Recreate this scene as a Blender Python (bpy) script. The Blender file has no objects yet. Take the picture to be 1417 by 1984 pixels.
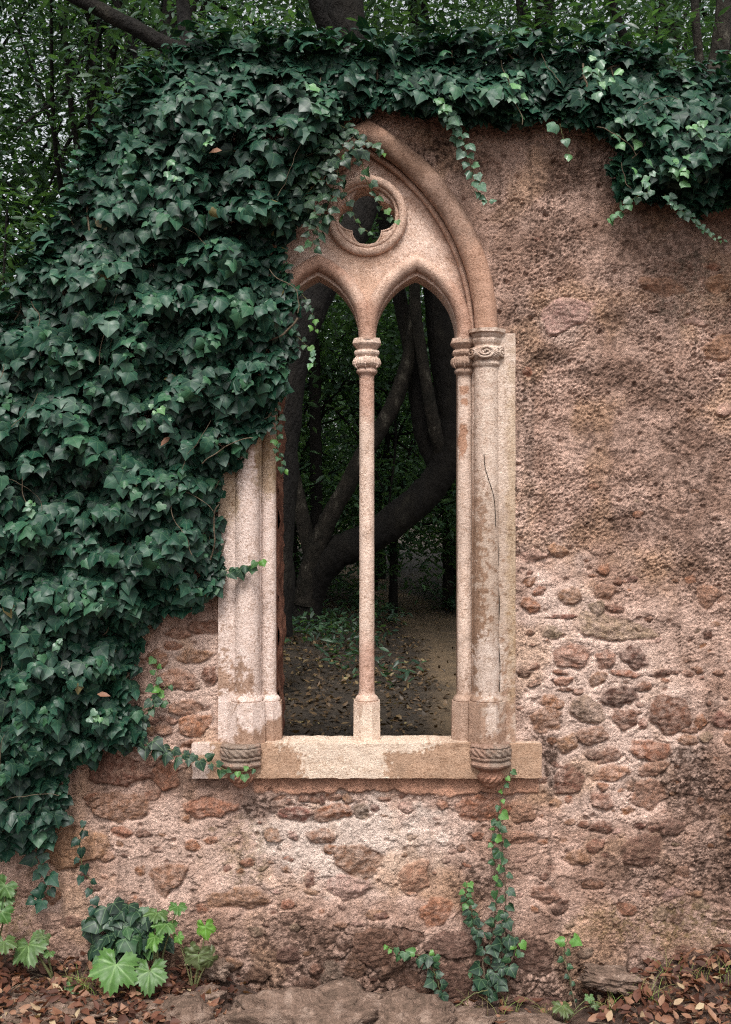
import bpy, math, random
import numpy as np
from mathutils import Vector, Matrix
from mathutils.geometry import delaunay_2d_cdt

sc = bpy.context.scene
R = math.radians
S, D, ZC = 500.0, 4.2, 1.866        # picture pixels per metre at the wall, camera distance, camera height

# ------------------------------------------------------------------ camera
cam_d = bpy.data.cameras.new('camera'); cam = bpy.data.objects.new('camera', cam_d)
sc.collection.objects.link(cam); sc.camera = cam
cam.location = (0, -D, ZC); cam.rotation_euler = (R(90), 0, 0)
cam_d.sensor_fit = 'VERTICAL'; cam_d.sensor_height = 36
cam_d.lens = 36 * D / (1984 / S)
cam_d.clip_start = 0.05; cam_d.clip_end = 1000

# ------------------------------------------------------------------ sky, sun, exposure
SUN_EL, SUN_AZ = 57, 184            # azimuth: degrees clockwise from north (+Y); light comes from the camera side
w = bpy.data.worlds.new('World'); sc.world = w; w.use_nodes = True
nt = w.node_tree; nt.nodes.clear()
sky = nt.nodes.new('ShaderNodeTexSky'); sky.sky_type = 'NISHITA'; sky.sun_disc = False
sky.sun_elevation = R(SUN_EL); sky.sun_rotation = R(SUN_AZ)
sky.air_density = 1.0; sky.dust_density = 5.0; sky.ozone_density = 1.0
hs = nt.nodes.new('ShaderNodeHueSaturation'); hs.inputs['Saturation'].default_value = 0.18
bg = nt.nodes.new('ShaderNodeBackground'); bg.inputs['Strength'].default_value = 0.15
wo = nt.nodes.new('ShaderNodeOutputWorld')
nt.links.new(sky.outputs[0], hs.inputs['Color']); nt.links.new(hs.outputs[0], bg.inputs[0]); nt.links.new(bg.outputs[0], wo.inputs[0])
sd = bpy.data.lights.new('sun', 'SUN'); so = bpy.data.objects.new('sun', sd); sc.collection.objects.link(so)
sd.energy = 1.5; sd.angle = R(11); sd.color = (1.0, 0.955, 0.90)
az = R(SUN_AZ); el = R(SUN_EL)
sdir = Vector((math.sin(az) * math.cos(el), math.cos(az) * math.cos(el), math.sin(el)))
so.rotation_euler = sdir.to_track_quat('Z', 'Y').to_euler(); so.location = (0, -6, 9)
sc.view_settings.view_transform = 'Standard'; sc.view_settings.look = 'None'
sc.view_settings.exposure = 0.85; sc.view_settings.gamma = 1.0
sc.render.engine = 'CYCLES'
sc.cycles.max_bounces = 5; sc.cycles.diffuse_bounces = 3; sc.cycles.glossy_bounces = 2; sc.cycles.transmission_bounces = 3
sc.cycles.use_denoising = False
sc.cycles.use_adaptive_sampling = False
sc.cycles.filter_width = 1.2
sc.cycles.sample_clamp_indirect = 3.0

# ------------------------------------------------------------------ helpers
def W(px, py, y=0.0):
    k = (D + y) / D
    return ((px - 708.5) / S * k, ZC + (992 - py) / S * k)
def P3(px, py, y=0.0):
    a, b = W(px, py, y); return np.array((a, y, b))
def srgb(r, g, b):
    f = lambda c: (c / 255 / 12.92) if c <= 10.3 else (((c / 255) + 0.055) / 1.055) ** 2.4
    return np.array((f(r), f(g), f(b)))
def hsh(ix, iy, seed):
    h = (ix.astype(np.int64) * 374761393 + iy.astype(np.int64) * 668265263 + seed * 974634777) & 0xffffffff
    h = ((h ^ (h >> 13)) * 1274126177) & 0xffffffff
    return ((h ^ (h >> 16)) & 0xffffff) / float(0xffffff)
def noise(x, y, seed=0):
    ix = np.floor(x); iy = np.floor(y); fx = x - ix; fy = y - iy
    ux = fx * fx * fx * (fx * (fx * 6 - 15) + 10); uy = fy * fy * fy * (fy * (fy * 6 - 15) + 10)
    out = []
    for dx, dy in ((0, 0), (1, 0), (0, 1), (1, 1)):
        a = hsh(ix + dx, iy + dy, seed) * 2 * np.pi
        out.append(np.cos(a) * (fx - dx) + np.sin(a) * (fy - dy))
    a = out[0] + (out[1] - out[0]) * ux; b = out[2] + (out[3] - out[2]) * ux
    return (a + (b - a) * uy) * 1.5
def fbm(x, y, oct=4, seed=0, gain=0.5):
    s = 0; a = 1; n = 0
    for i in range(oct):
        s = s + a * noise(x * 2 ** i + 17.3 * i, y * 2 ** i - 9.1 * i, seed + i); n += a; a *= gain
    return s / n
def worley(x, y, seed=0):
    ix = np.floor(x); iy = np.floor(y)
    f1 = np.full(x.shape, 9.0); f2 = np.full(x.shape, 9.0); cid = np.zeros(x.shape)
    for dx in (-1, 0, 1):
        for dy in (-1, 0, 1):
            cx = ix + dx; cy = iy + dy
            px = cx + hsh(cx, cy, seed + 5); py = cy + hsh(cx, cy, seed + 11)
            d = np.hypot(px - x, py - y); c = hsh(cx, cy, seed + 23)
            f2 = np.minimum(f2, np.maximum(d, f1)); cid = np.where(d < f1, c, cid); f1 = np.minimum(f1, d)
    return f1, f2, cid
def sstep(a, b, x):
    t = np.clip((x - a) / (b - a), 0, 1); return t * t * (3 - 2 * t)
def mixc(a, b, t):
    return a * (1 - t[..., None]) + b * t[..., None]

def make_obj(name, V, quads=None, tris=None, mat=None, parent=None, smooth=True, col=None, attrs=None, sharp=None, mats=None, matidx=None):
    V = np.asarray(V, dtype=np.float32).reshape(-1, 3)
    me = bpy.data.meshes.new(name)
    fl = []; sizes = []
    if quads is not None and len(quads):
        q = np.asarray(quads, dtype=np.int32); fl.append(q.ravel()); sizes.append(np.full(len(q), 4, np.int32))
    if tris is not None and len(tris):
        t = np.asarray(tris, dtype=np.int32); fl.append(t.ravel()); sizes.append(np.full(len(t), 3, np.int32))
    fl = np.concatenate(fl); sizes = np.concatenate(sizes)
    me.vertices.add(len(V)); me.vertices.foreach_set('co', V.ravel())
    me.loops.add(len(fl)); me.loops.foreach_set('vertex_index', fl)
    me.polygons.add(len(sizes))
    me.polygons.foreach_set('loop_start', np.concatenate(([0], np.cumsum(sizes)[:-1])).astype(np.int32))
    me.polygons.foreach_set('use_smooth', np.full(len(sizes), smooth))
    if mats:
        for m in mats: me.materials.append(m)
        me.polygons.foreach_set('material_index', np.asarray(matidx, dtype=np.int32))
    elif mat: me.materials.append(mat)
    if col is not None:
        a = me.attributes.new('Col', 'FLOAT_COLOR', 'POINT')
        c = np.ones((len(V), 4), np.float32); c[:, :3] = np.asarray(col) * 0.78; a.data.foreach_set('color', c.ravel())
    for k, v in (attrs or {}).items():
        v = np.asarray(v, dtype=np.float32)
        if v.ndim == 1:
            a = me.attributes.new(k, 'FLOAT', 'POINT'); a.data.foreach_set('value', v)
        else:
            a = me.attributes.new(k, 'FLOAT_VECTOR', 'POINT'); a.data.foreach_set('vector', v.ravel())
    me.update(calc_edges=True)
    if sharp is not None: me.set_sharp_from_angle(angle=R(sharp))
    o = bpy.data.objects.new(name, me); sc.collection.objects.link(o)
    if parent is not None:
        o.parent = parent; o.matrix_parent_inverse = Matrix.Translation(-parent.location)
    return o
def tag(o, label=None, cat=None, group=None, kind=None):
    if label: o['label'] = label
    if cat: o['category'] = cat
    if group: o['group'] = group
    if kind: o['kind'] = kind
    return o
def empty(name, loc, label, cat, group=None):
    o = bpy.data.objects.new(name, None); o.location = loc; o.empty_display_size = 0.1
    sc.collection.objects.link(o); return tag(o, label, cat, group)

class MB:
    def __init__(s): s.v = []; s.q = []; s.t = []; s.n = 0; s.a = {}
    def add(s, V, quads=None, tris=None, **at):
        V = np.asarray(V, dtype=float).reshape(-1, 3)
        if quads is not None and len(quads): s.q.append(np.asarray(quads) + s.n)
        if tris is not None and len(tris): s.t.append(np.asarray(tris) + s.n)
        for k, v in at.items(): s.a.setdefault(k, []).append(np.full(len(V), v) if np.ndim(v) == 0 else (np.tile(v, (len(V), 1)) if np.ndim(v) == 1 and len(v) != len(V) else v))
        s.v.append(V); s.n += len(V); return s
    def verts(s): return np.concatenate(s.v)
    def build(s, name, mat, parent=None, colfn=None, disp=None, **kw):
        V = s.verts()
        if disp is not None: V = disp(V)
        q = np.concatenate(s.q) if s.q else None; t = np.concatenate(s.t) if s.t else None
        at = {k: np.concatenate(v) for k, v in s.a.items()}
        return make_obj(name, V, q, t, mat, parent, col=None if colfn is None else colfn(V), attrs=at, **kw)

def gridq(nu, nv, wrapu=False):
    # vertices indexed v*nu+u
    u = np.arange(nu if wrapu else nu - 1); v = np.arange(nv - 1)
    U, Vv = np.meshgrid(u, v); U = U.ravel(); Vv = Vv.ravel(); U2 = (U + 1) % nu
    return np.stack([Vv * nu + U, Vv * nu + U2, (Vv + 1) * nu + U2, (Vv + 1) * nu + U], 1)

def lathe(mb, prof, cx, cy, n=40, octo=False, k=1.0, step=0.02, caps=True, twist=None):
    pr = []
    for (z0, r0), (z1, r1) in zip(prof[:-1], prof[1:]):
        m = max(1, int(abs(z1 - z0) / step))
        for i in range(m): pr.append((z0 + (z1 - z0) * i / m, r0 + (r1 - r0) * i / m))
    pr.append(prof[-1])
    th = np.arange(n) / n * 2 * np.pi + (np.pi / 8 if octo else 0)
    rad = np.ones(n)
    if octo:
        loc = np.mod(th - np.pi / 8 + 1e-9, np.pi / 4) - np.pi / 8
        rad = math.cos(np.pi / 8) / np.cos(loc) / math.cos(np.pi / 8)   # r = apothem (half width)
    V = []
    for z, r in pr:
        rr = r * rad
        if twist is not None: rr = rr + twist(th, z)
        V.append(np.stack([cx + rr * np.sin(th), cy - rr * k * np.cos(th), np.full(n, z)], 1))
    V = np.concatenate(V); q = gridq(n, len(pr), True)
    mb.add(V, q)
    if caps:
        for zi, flip in ((0, 1), (len(pr) - 1, 0)):
            c = V[zi * n:(zi + 1) * n]; ctr = np.array([[cx, cy, pr[zi][0]]])
            i = np.arange(n); j = (i + 1) % n
            t = np.stack([i, j, np.full(n, n)], 1)
            if flip: t = t[:, ::-1]
            mb.add(np.concatenate([c, ctr]), None, t)

def box(mb, x0, x1, y0, y1, z0, z1, step=0.012):
    def face(o, u, v):
        o = np.array(o, float); u = np.array(u, float); v = np.array(v, float)
        nu = max(2, int(np.linalg.norm(u) / step) + 1); nv = max(2, int(np.linalg.norm(v) / step) + 1)
        a, b = np.meshgrid(np.linspace(0, 1, nu), np.linspace(0, 1, nv))
        V = o + a.ravel()[:, None] * u + b.ravel()[:, None] * v
        mb.add(V, gridq(nu, nv))
    dx, dy, dz = x1 - x0, y1 - y0, z1 - z0
    face((x0, y0, z0), (dx, 0, 0), (0, 0, dz)); face((x1, y1, z0), (-dx, 0, 0), (0, 0, dz))
    face((x0, y1, z0), (0, -dy, 0), (0, 0, dz)); face((x1, y0, z0), (0, dy, 0), (0, 0, dz))
    face((x0, y0, z1), (dx, 0, 0), (0, dy, 0)); face((x0, y1, z0), (dx, 0, 0), (0, -dy, 0))

def tube(mb, pts, rad, n=8, wob=0.0, rng=None, **at):
    pts = np.asarray(pts, float); m = len(pts)
    rad = np.broadcast_to(rad, (m,)).astype(float)
    T = np.gradient(pts, axis=0); T /= np.linalg.norm(T, axis=1)[:, None] + 1e-9
    ref = np.array((0.0, 1.0, 0.0)) if abs(T[:, 1]).mean() < 0.8 else np.array((1.0, 0, 0))
    N = np.cross(T, ref); N /= np.linalg.norm(N, axis=1)[:, None] + 1e-9
    B = np.cross(T, N)
    th = np.arange(n) / n * 2 * np.pi
    r = rad[:, None] * np.ones((m, n))
    if wob and rng is not None: r = r * (1 + wob * rng.standard_normal((m, n)))
    V = pts[:, None] + r[..., None] * (np.cos(th)[None, :, None] * N[:, None] + np.sin(th)[None, :, None] * B[:, None])
    mb.add(V.reshape(-1, 3), gridq(n, m, True)[:, ::-1], **at)
def resample(pts, step):
    pts = np.asarray(pts, float); d = np.r_[0, np.cumsum(np.linalg.norm(np.diff(pts, axis=0), axis=1))]
    n = max(2, int(d[-1] / step) + 1); t = np.linspace(0, d[-1], n)
    return np.stack([np.interp(t, d, pts[:, i]) for i in range(pts.shape[1])], 1)
def spline(pts, per=6):
    pts = np.asarray(pts, float); p = np.concatenate([[2 * pts[0] - pts[1]], pts, [2 * pts[-1] - pts[-2]]])
    out = []
    for i in range(1, len(p) - 2):
        for t in np.arange(per) / per:
            a, b, c, d = p[i - 1], p[i], p[i + 1], p[i + 2]
            out.append(0.5 * ((2 * b) + (-a + c) * t + (2 * a - 5 * b + 4 * c - d) * t * t + (-a + 3 * b - 3 * c + d) * t ** 3))
    out.append(pts[-1]); return np.array(out)
def in_poly(x, y, poly):
    ins = np.zeros(np.shape(x), bool); n = len(poly)
    for i in range(n):
        x0, y0 = poly[i]; x1, y1 = poly[(i + 1) % n]
        if y0 == y1: continue
        c = ((y0 > y) != (y1 > y)) & (x < (x1 - x0) * (y - y0) / (y1 - y0) + x0)
        ins ^= c
    return ins

# ------------------------------------------------------------------ materials
def new_mat(name):
    m = bpy.data.materials.new(name); m.use_nodes = True
    nt = m.node_tree; b = nt.nodes['Principled BSDF']; return m, nt, b
def N(nt, t, **kw):
    n = nt.nodes.new(t)
    for k, v in kw.items():
        if k in n.inputs: n.inputs[k].default_value = v
        else: setattr(n, k, v)
    return n
def math_n(nt, op, a, b=None, c=None):
    n = nt.nodes.new('ShaderNodeMath'); n.operation = op
    for i, v in enumerate((a, b, c)):
        if v is None: continue
        if isinstance(v, (int, float)): n.inputs[i].default_value = v
        else: nt.links.new(v, n.inputs[i])
    return n.outputs[0]
def mix_n(nt, fac, a, b, mode='MIX'):
    n = nt.nodes.new('ShaderNodeMix'); n.data_type = 'RGBA'; n.blend_type = mode
    for s_, v in ((0, fac), (6, a), (7, b)):
        if isinstance(v, (int, float)): n.inputs[s_].default_value = v
        elif isinstance(v, (tuple, list, np.ndarray)): n.inputs[s_].default_value = (*[float(q) for q in v[:3]], 1)
        else: nt.links.new(v, n.inputs[s_])
    return n.outputs[2]
def ramp_n(nt, fac, stops):
    n = nt.nodes.new('ShaderNodeValToRGB'); nt.links.new(fac, n.inputs[0])
    e = n.color_ramp.elements
    while len(e) < len(stops): e.new(0.5)
    for q, (p, c) in zip(e, stops):
        q.position = p; q.color = (*c, 1) if len(c) == 3 else c
    return n.outputs[0]
def coords(nt, scale=(1, 1, 1)):
    tc = nt.nodes.new('ShaderNodeTexCoord'); mp = nt.nodes.new('ShaderNodeMapping'); mp.inputs['Scale'].default_value = scale
    nt.links.new(tc.outputs['Object'], mp.inputs[0]); return mp.outputs[0]
def noise_n(nt, vec, scale, detail=3, rough=0.6, dist=0.0):
    n = nt.nodes.new('ShaderNodeTexNoise'); n.inputs['Scale'].default_value = scale; n.inputs['Detail'].default_value = detail
    n.inputs['Roughness'].default_value = rough; n.inputs['Distortion'].default_value = dist
    nt.links.new(vec, n.inputs['Vector']); return n.outputs[0]
def attr_n(nt, name, out='Fac'):
    a = nt.nodes.new('ShaderNodeAttribute'); a.attribute_name = name; return a.outputs[out]
def bump_n(nt, b, h, dist, strength=1.0, prev=None):
    n = nt.nodes.new('ShaderNodeBump'); n.inputs['Distance'].default_value = dist; n.inputs['Strength'].default_value = strength
    nt.links.new(h, n.inputs['Height'])
    if prev is not None: nt.links.new(prev, n.inputs['Normal'])
    if b is not None: nt.links.new(n.outputs[0], b.inputs['Normal'])
    return n.outputs[0]
def K(v): return (v, v, v)

def mat_masonry():
    m, nt, b = new_mat('rough_masonry')
    c = coords(nt); col = attr_n(nt, 'Col', 'Color')
    n1 = noise_n(nt, c, 190, 4, 0.8); n2 = noise_n(nt, c, 75, 4, 0.75)
    col = mix_n(nt, 1.0, col, ramp_n(nt, n1, [(0.33, K(0.38)), (0.46, K(0.92)), (0.56, K(1.12)), (0.70, K(1.75))]), 'MULTIPLY')
    col = mix_n(nt, 0.8, col, ramp_n(nt, n2, [(0.36, K(0.55)), (0.54, K(1.08))]), 'MULTIPLY')
    nt.links.new(col, b.inputs['Base Color']); b.inputs['Roughness'].default_value = 0.93
    b.inputs['Specular IOR Level'].default_value = 0.2
    h = math_n(nt, 'ADD', n1, math_n(nt, 'MULTIPLY', n2, 2.0))
    bump_n(nt, b, h, 0.007, 1.0); return m
def mat_carved():
    m, nt, b = new_mat('carved_limestone')
    c = coords(nt); ch = coords(nt, (80, 80, 150)); col = attr_n(nt, 'Col', 'Color')
    n1 = noise_n(nt, c, 260, 3, 0.75); n2 = noise_n(nt, ch, 1.0, 2, 0.5, 0.6); n3 = noise_n(nt, c, 30, 5, 0.7)
    col = mix_n(nt, 0.8, col, ramp_n(nt, n1, [(0.34, K(0.68)), (0.48, K(0.99)), (0.68, K(1.12))]), 'MULTIPLY')
    n4 = noise_n(nt, c, 120, 4, 0.8); m4 = ramp_n(nt, noise_n(nt, c, 7, 3), [(0.42, K(0.15)), (0.6, K(1))])
    col = mix_n(nt, m4, col, mix_n(nt, 1.0, col, ramp_n(nt, n4, [(0.38, (0.58, 0.50, 0.44)), (0.49, K(1)), (0.64, K(1.10))]), 'MULTIPLY'))
    col = mix_n(nt, 0.45, col, ramp_n(nt, n2, [(0.34, K(0.68)), (0.56, K(1.08))]), 'MULTIPLY')
    col = mix_n(nt, 0.6, col, ramp_n(nt, n3, [(0.34, (0.70, 0.62, 0.55)), (0.54, K(1.08))]), 'MULTIPLY')
    vo = nt.nodes.new('ShaderNodeTexVoronoi'); vo.inputs['Scale'].default_value = 75; nt.links.new(c, vo.inputs['Vector'])
    spot = ramp_n(nt, vo.outputs['Distance'], [(0.10, (0.45, 0.36, 0.30)), (0.2, K(1))])
    spm = ramp_n(nt, noise_n(nt, c, 9, 2), [(0.5, K(0)), (0.62, K(1))])
    col = mix_n(nt, spm, col, mix_n(nt, 1.0, col, spot, 'MULTIPLY'))
    nt.links.new(col, b.inputs['Base Color']); b.inputs['Roughness'].default_value = 0.85
    b.inputs['Specular IOR Level'].default_value = 0.25
    h = math_n(nt, 'ADD', math_n(nt, 'MULTIPLY', n2, 0.6), math_n(nt, 'ADD', math_n(nt, 'MULTIPLY', n1, 0.5), n4))
    bump_n(nt, b, h, 0.0038, 0.9); return m
def mat_leaf(name, cols, rough=0.38, vein=0.0, transl=0.12, spec=0.5, back=1.25, palm=True):
    m, nt, b = new_mat(name)
    rnd = attr_n(nt, 'rnd'); col = ramp_n(nt, rnd, cols)
    if vein > 0:
        uv = attr_n(nt, 'leafuv', 'Vector'); sp = nt.nodes.new('ShaderNodeSeparateXYZ'); nt.links.new(uv, sp.inputs[0])
        ax = math_n(nt, 'ABSOLUTE', sp.outputs[0]); y = sp.outputs[1]
        d = ax
        for a in ((58, 100) if palm else (40,)):
            q = math_n(nt, 'ABSOLUTE', math_n(nt, 'SUBTRACT', math_n(nt, 'MULTIPLY', ax, math.cos(R(a))), math_n(nt, 'MULTIPLY', y, math.sin(R(a)))))
            d = math_n(nt, 'MINIMUM', d, q)
        f = math_n(nt, 'MULTIPLY', math_n(nt, 'SUBTRACT', 1.0, math_n(nt, 'MINIMUM', math_n(nt, 'MULTIPLY', d, 38.0), 1.0)), vein)
        col = mix_n(nt, f, col, (0.16, 0.26, 0.12))
        bump_n(nt, b, math_n(nt, 'MULTIPLY', math_n(nt, 'MINIMUM', math_n(nt, 'MULTIPLY', d, 8.0), 1.0), 1.0), 0.0012, 0.25)
    c = coords(nt); n = noise_n(nt, c, 60, 2)
    col = mix_n(nt, 0.6, col, ramp_n(nt, n, [(0.3, K(0.7)), (0.7, K(1.25))]), 'MULTIPLY')
    geo = nt.nodes.new('ShaderNodeNewGeometry')
    colb = mix_n(nt, 1.0, col, (back * 1.25, back * 1.15, back), 'MULTIPLY')
    col = mix_n(nt, geo.outputs['Backfacing'], col, colb)
    nt.links.new(col, b.inputs['Base Color'])
    rr = ramp_n(nt, noise_n(nt, c, 25, 1), [(0.3, K(rough - 0.06)), (0.7, K(rough + 0.14))]); nt.links.new(rr, b.inputs['Roughness'])
    b.inputs['Specular IOR Level'].default_value = spec
    if transl > 0:
        tr = nt.nodes.new('ShaderNodeBsdfTranslucent'); mx = nt.nodes.new('ShaderNodeMixShader'); mx.inputs[0].default_value = transl
        nt.links.new(mix_n(nt, 1.0, col, (1.9, 2.2, 0.9), 'MULTIPLY'), tr.inputs[0])
        nt.links.new(b.outputs[0], mx.inputs[1]); nt.links.new(tr.outputs[0], mx.inputs[2])
        nt.links.new(mx.outputs[0], nt.nodes['Material Output'].inputs[0])
    return m
def mat_noise(name, stops, scale, rough=0.9, bump=0.004, bscale=None, det=5, stretch=(1, 1, 1)):
    m, nt, b = new_mat(name); c = coords(nt, stretch)
    n = noise_n(nt, c, scale, det, 0.65); col = ramp_n(nt, n, stops)
    n2 = noise_n(nt, c, (bscale or scale * 4), 4, 0.7)
    col = mix_n(nt, 0.8, col, ramp_n(nt, n2, [(0.3, K(0.55)), (0.65, K(1.25))]), 'MULTIPLY')
    nt.links.new(col, b.inputs['Base Color']); b.inputs['Roughness'].default_value = rough
    b.inputs['Specular IOR Level'].default_value = 0.25
    bump_n(nt, b, n2, bump, 1.0); return m

M_WALL = mat_masonry(); M_CARVED = mat_carved()
M_IVY = mat_leaf('dark_ivy_leaf', [(0.0, (0.004, 0.015, 0.010)), (0.40, (0.006, 0.028, 0.017)), (0.70, (0.010, 0.044, 0.026)), (0.88, (0.017, 0.062, 0.035)), (0.975, (0.028, 0.085, 0.036)), (0.99, (0.06, 0.05, 0.02)), (1.0, (0.10, 0.08, 0.03))], 0.45, 0.22, 0.04, 0.30)
M_IVYNEW = mat_leaf('young_ivy_leaf', [(0.0, (0.050, 0.105, 0.070)), (0.5, (0.065, 0.135, 0.080)), (1.0, (0.10, 0.24, 0.07))], 0.4, 0.5, 0.1)
M_CREEP = mat_leaf('creeping_ivy_leaf', [(0.0, (0.008, 0.021, 0.013)), (0.6, (0.012, 0.036, 0.019)), (0.88, (0.025, 0.068, 0.024)), (1.0, (0.070, 0.17, 0.03))], 0.46, 0.5, 0.04, 0.36)
M_TREE = mat_leaf('laurel_leaf', [(0.0, (0.015, 0.036, 0.021)), (0.5, (0.028, 0.062, 0.035)), (0.85, (0.045, 0.092, 0.046)), (1.0, (0.06, 0.12, 0.05))], 0.40, 0.0, 0.28)
M_PLANT = mat_leaf('fresh_plant_leaf', [(0.0, (0.04, 0.055, 0.022)), (0.3, (0.032, 0.068, 0.020)), (0.7, (0.027, 0.074, 0.016)), (1.0, (0.062, 0.155, 0.022))], 0.5, 0.35, 0.10)
M_DRY = mat_leaf('dry_leaf', [(0.0, (0.035, 0.014, 0.009)), (0.4, (0.09, 0.034, 0.020)), (0.7, (0.15, 0.065, 0.036)), (0.94, (0.22, 0.12, 0.075)), (1.0, (0.34, 0.26, 0.16))], 0.6, 0.0, 0.05, 0.3)
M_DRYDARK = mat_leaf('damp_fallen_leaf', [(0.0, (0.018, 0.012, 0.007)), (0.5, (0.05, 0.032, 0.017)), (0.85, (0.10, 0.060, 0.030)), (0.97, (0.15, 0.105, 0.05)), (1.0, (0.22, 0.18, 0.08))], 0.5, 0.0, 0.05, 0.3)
M_STEM = mat_noise('woody_vine_stem', [(0.3, (0.06, 0.045, 0.03)), (0.7, (0.16, 0.12, 0.08))], 40)
M_GSTEM = mat_noise('green_stem', [(0.3, (0.07, 0.09, 0.03)), (0.7, (0.16, 0.15, 0.07))], 40, 0.6)
M_BARK = mat_noise('dark_bark', [(0.35, (0.004, 0.003, 0.0025)), (0.6, (0.009, 0.007, 0.005)), (0.78, (0.03, 0.026, 0.018))], 6, 0.9, 0.05, 26, stretch=(1, 1, 0.35))
M_BARKL = mat_noise('pale_lichen_bark', [(0.40, (0.012, 0.010, 0.007)), (0.58, (0.024, 0.019, 0.014)), (0.70, (0.10, 0.09, 0.07))], 11, 0.9, 0.04, 34, stretch=(1, 1, 0.5))
M_ROCK = mat_noise('weathered_rock', [(0.3, (0.07, 0.048, 0.034)), (0.5, (0.16, 0.105, 0.078)), (0.72, (0.30, 0.22, 0.175))], 14, 0.92, 0.016, 60)
def mat_ground():
    m, nt, b = new_mat('forest_soil'); c = coords(nt); col = attr_n(nt, 'Col', 'Color')
    n = noise_n(nt, c, 40, 6, 0.75); n2 = noise_n(nt, c, 4, 4, 0.6)
    col = mix_n(nt, 1.0, col, ramp_n(nt, n, [(0.3, K(0.45)), (0.7, K(1.5))]), 'MULTIPLY')
    col = mix_n(nt, 1.0, col, ramp_n(nt, n2, [(0.3, K(0.7)), (0.7, K(1.2))]), 'MULTIPLY')
    nt.links.new(col, b.inputs['Base Color']); b.inputs['Roughness'].default_value = 0.95
    bump_n(nt, b, n, 0.02, 1.0); return m
M_SOIL = mat_ground()
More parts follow.
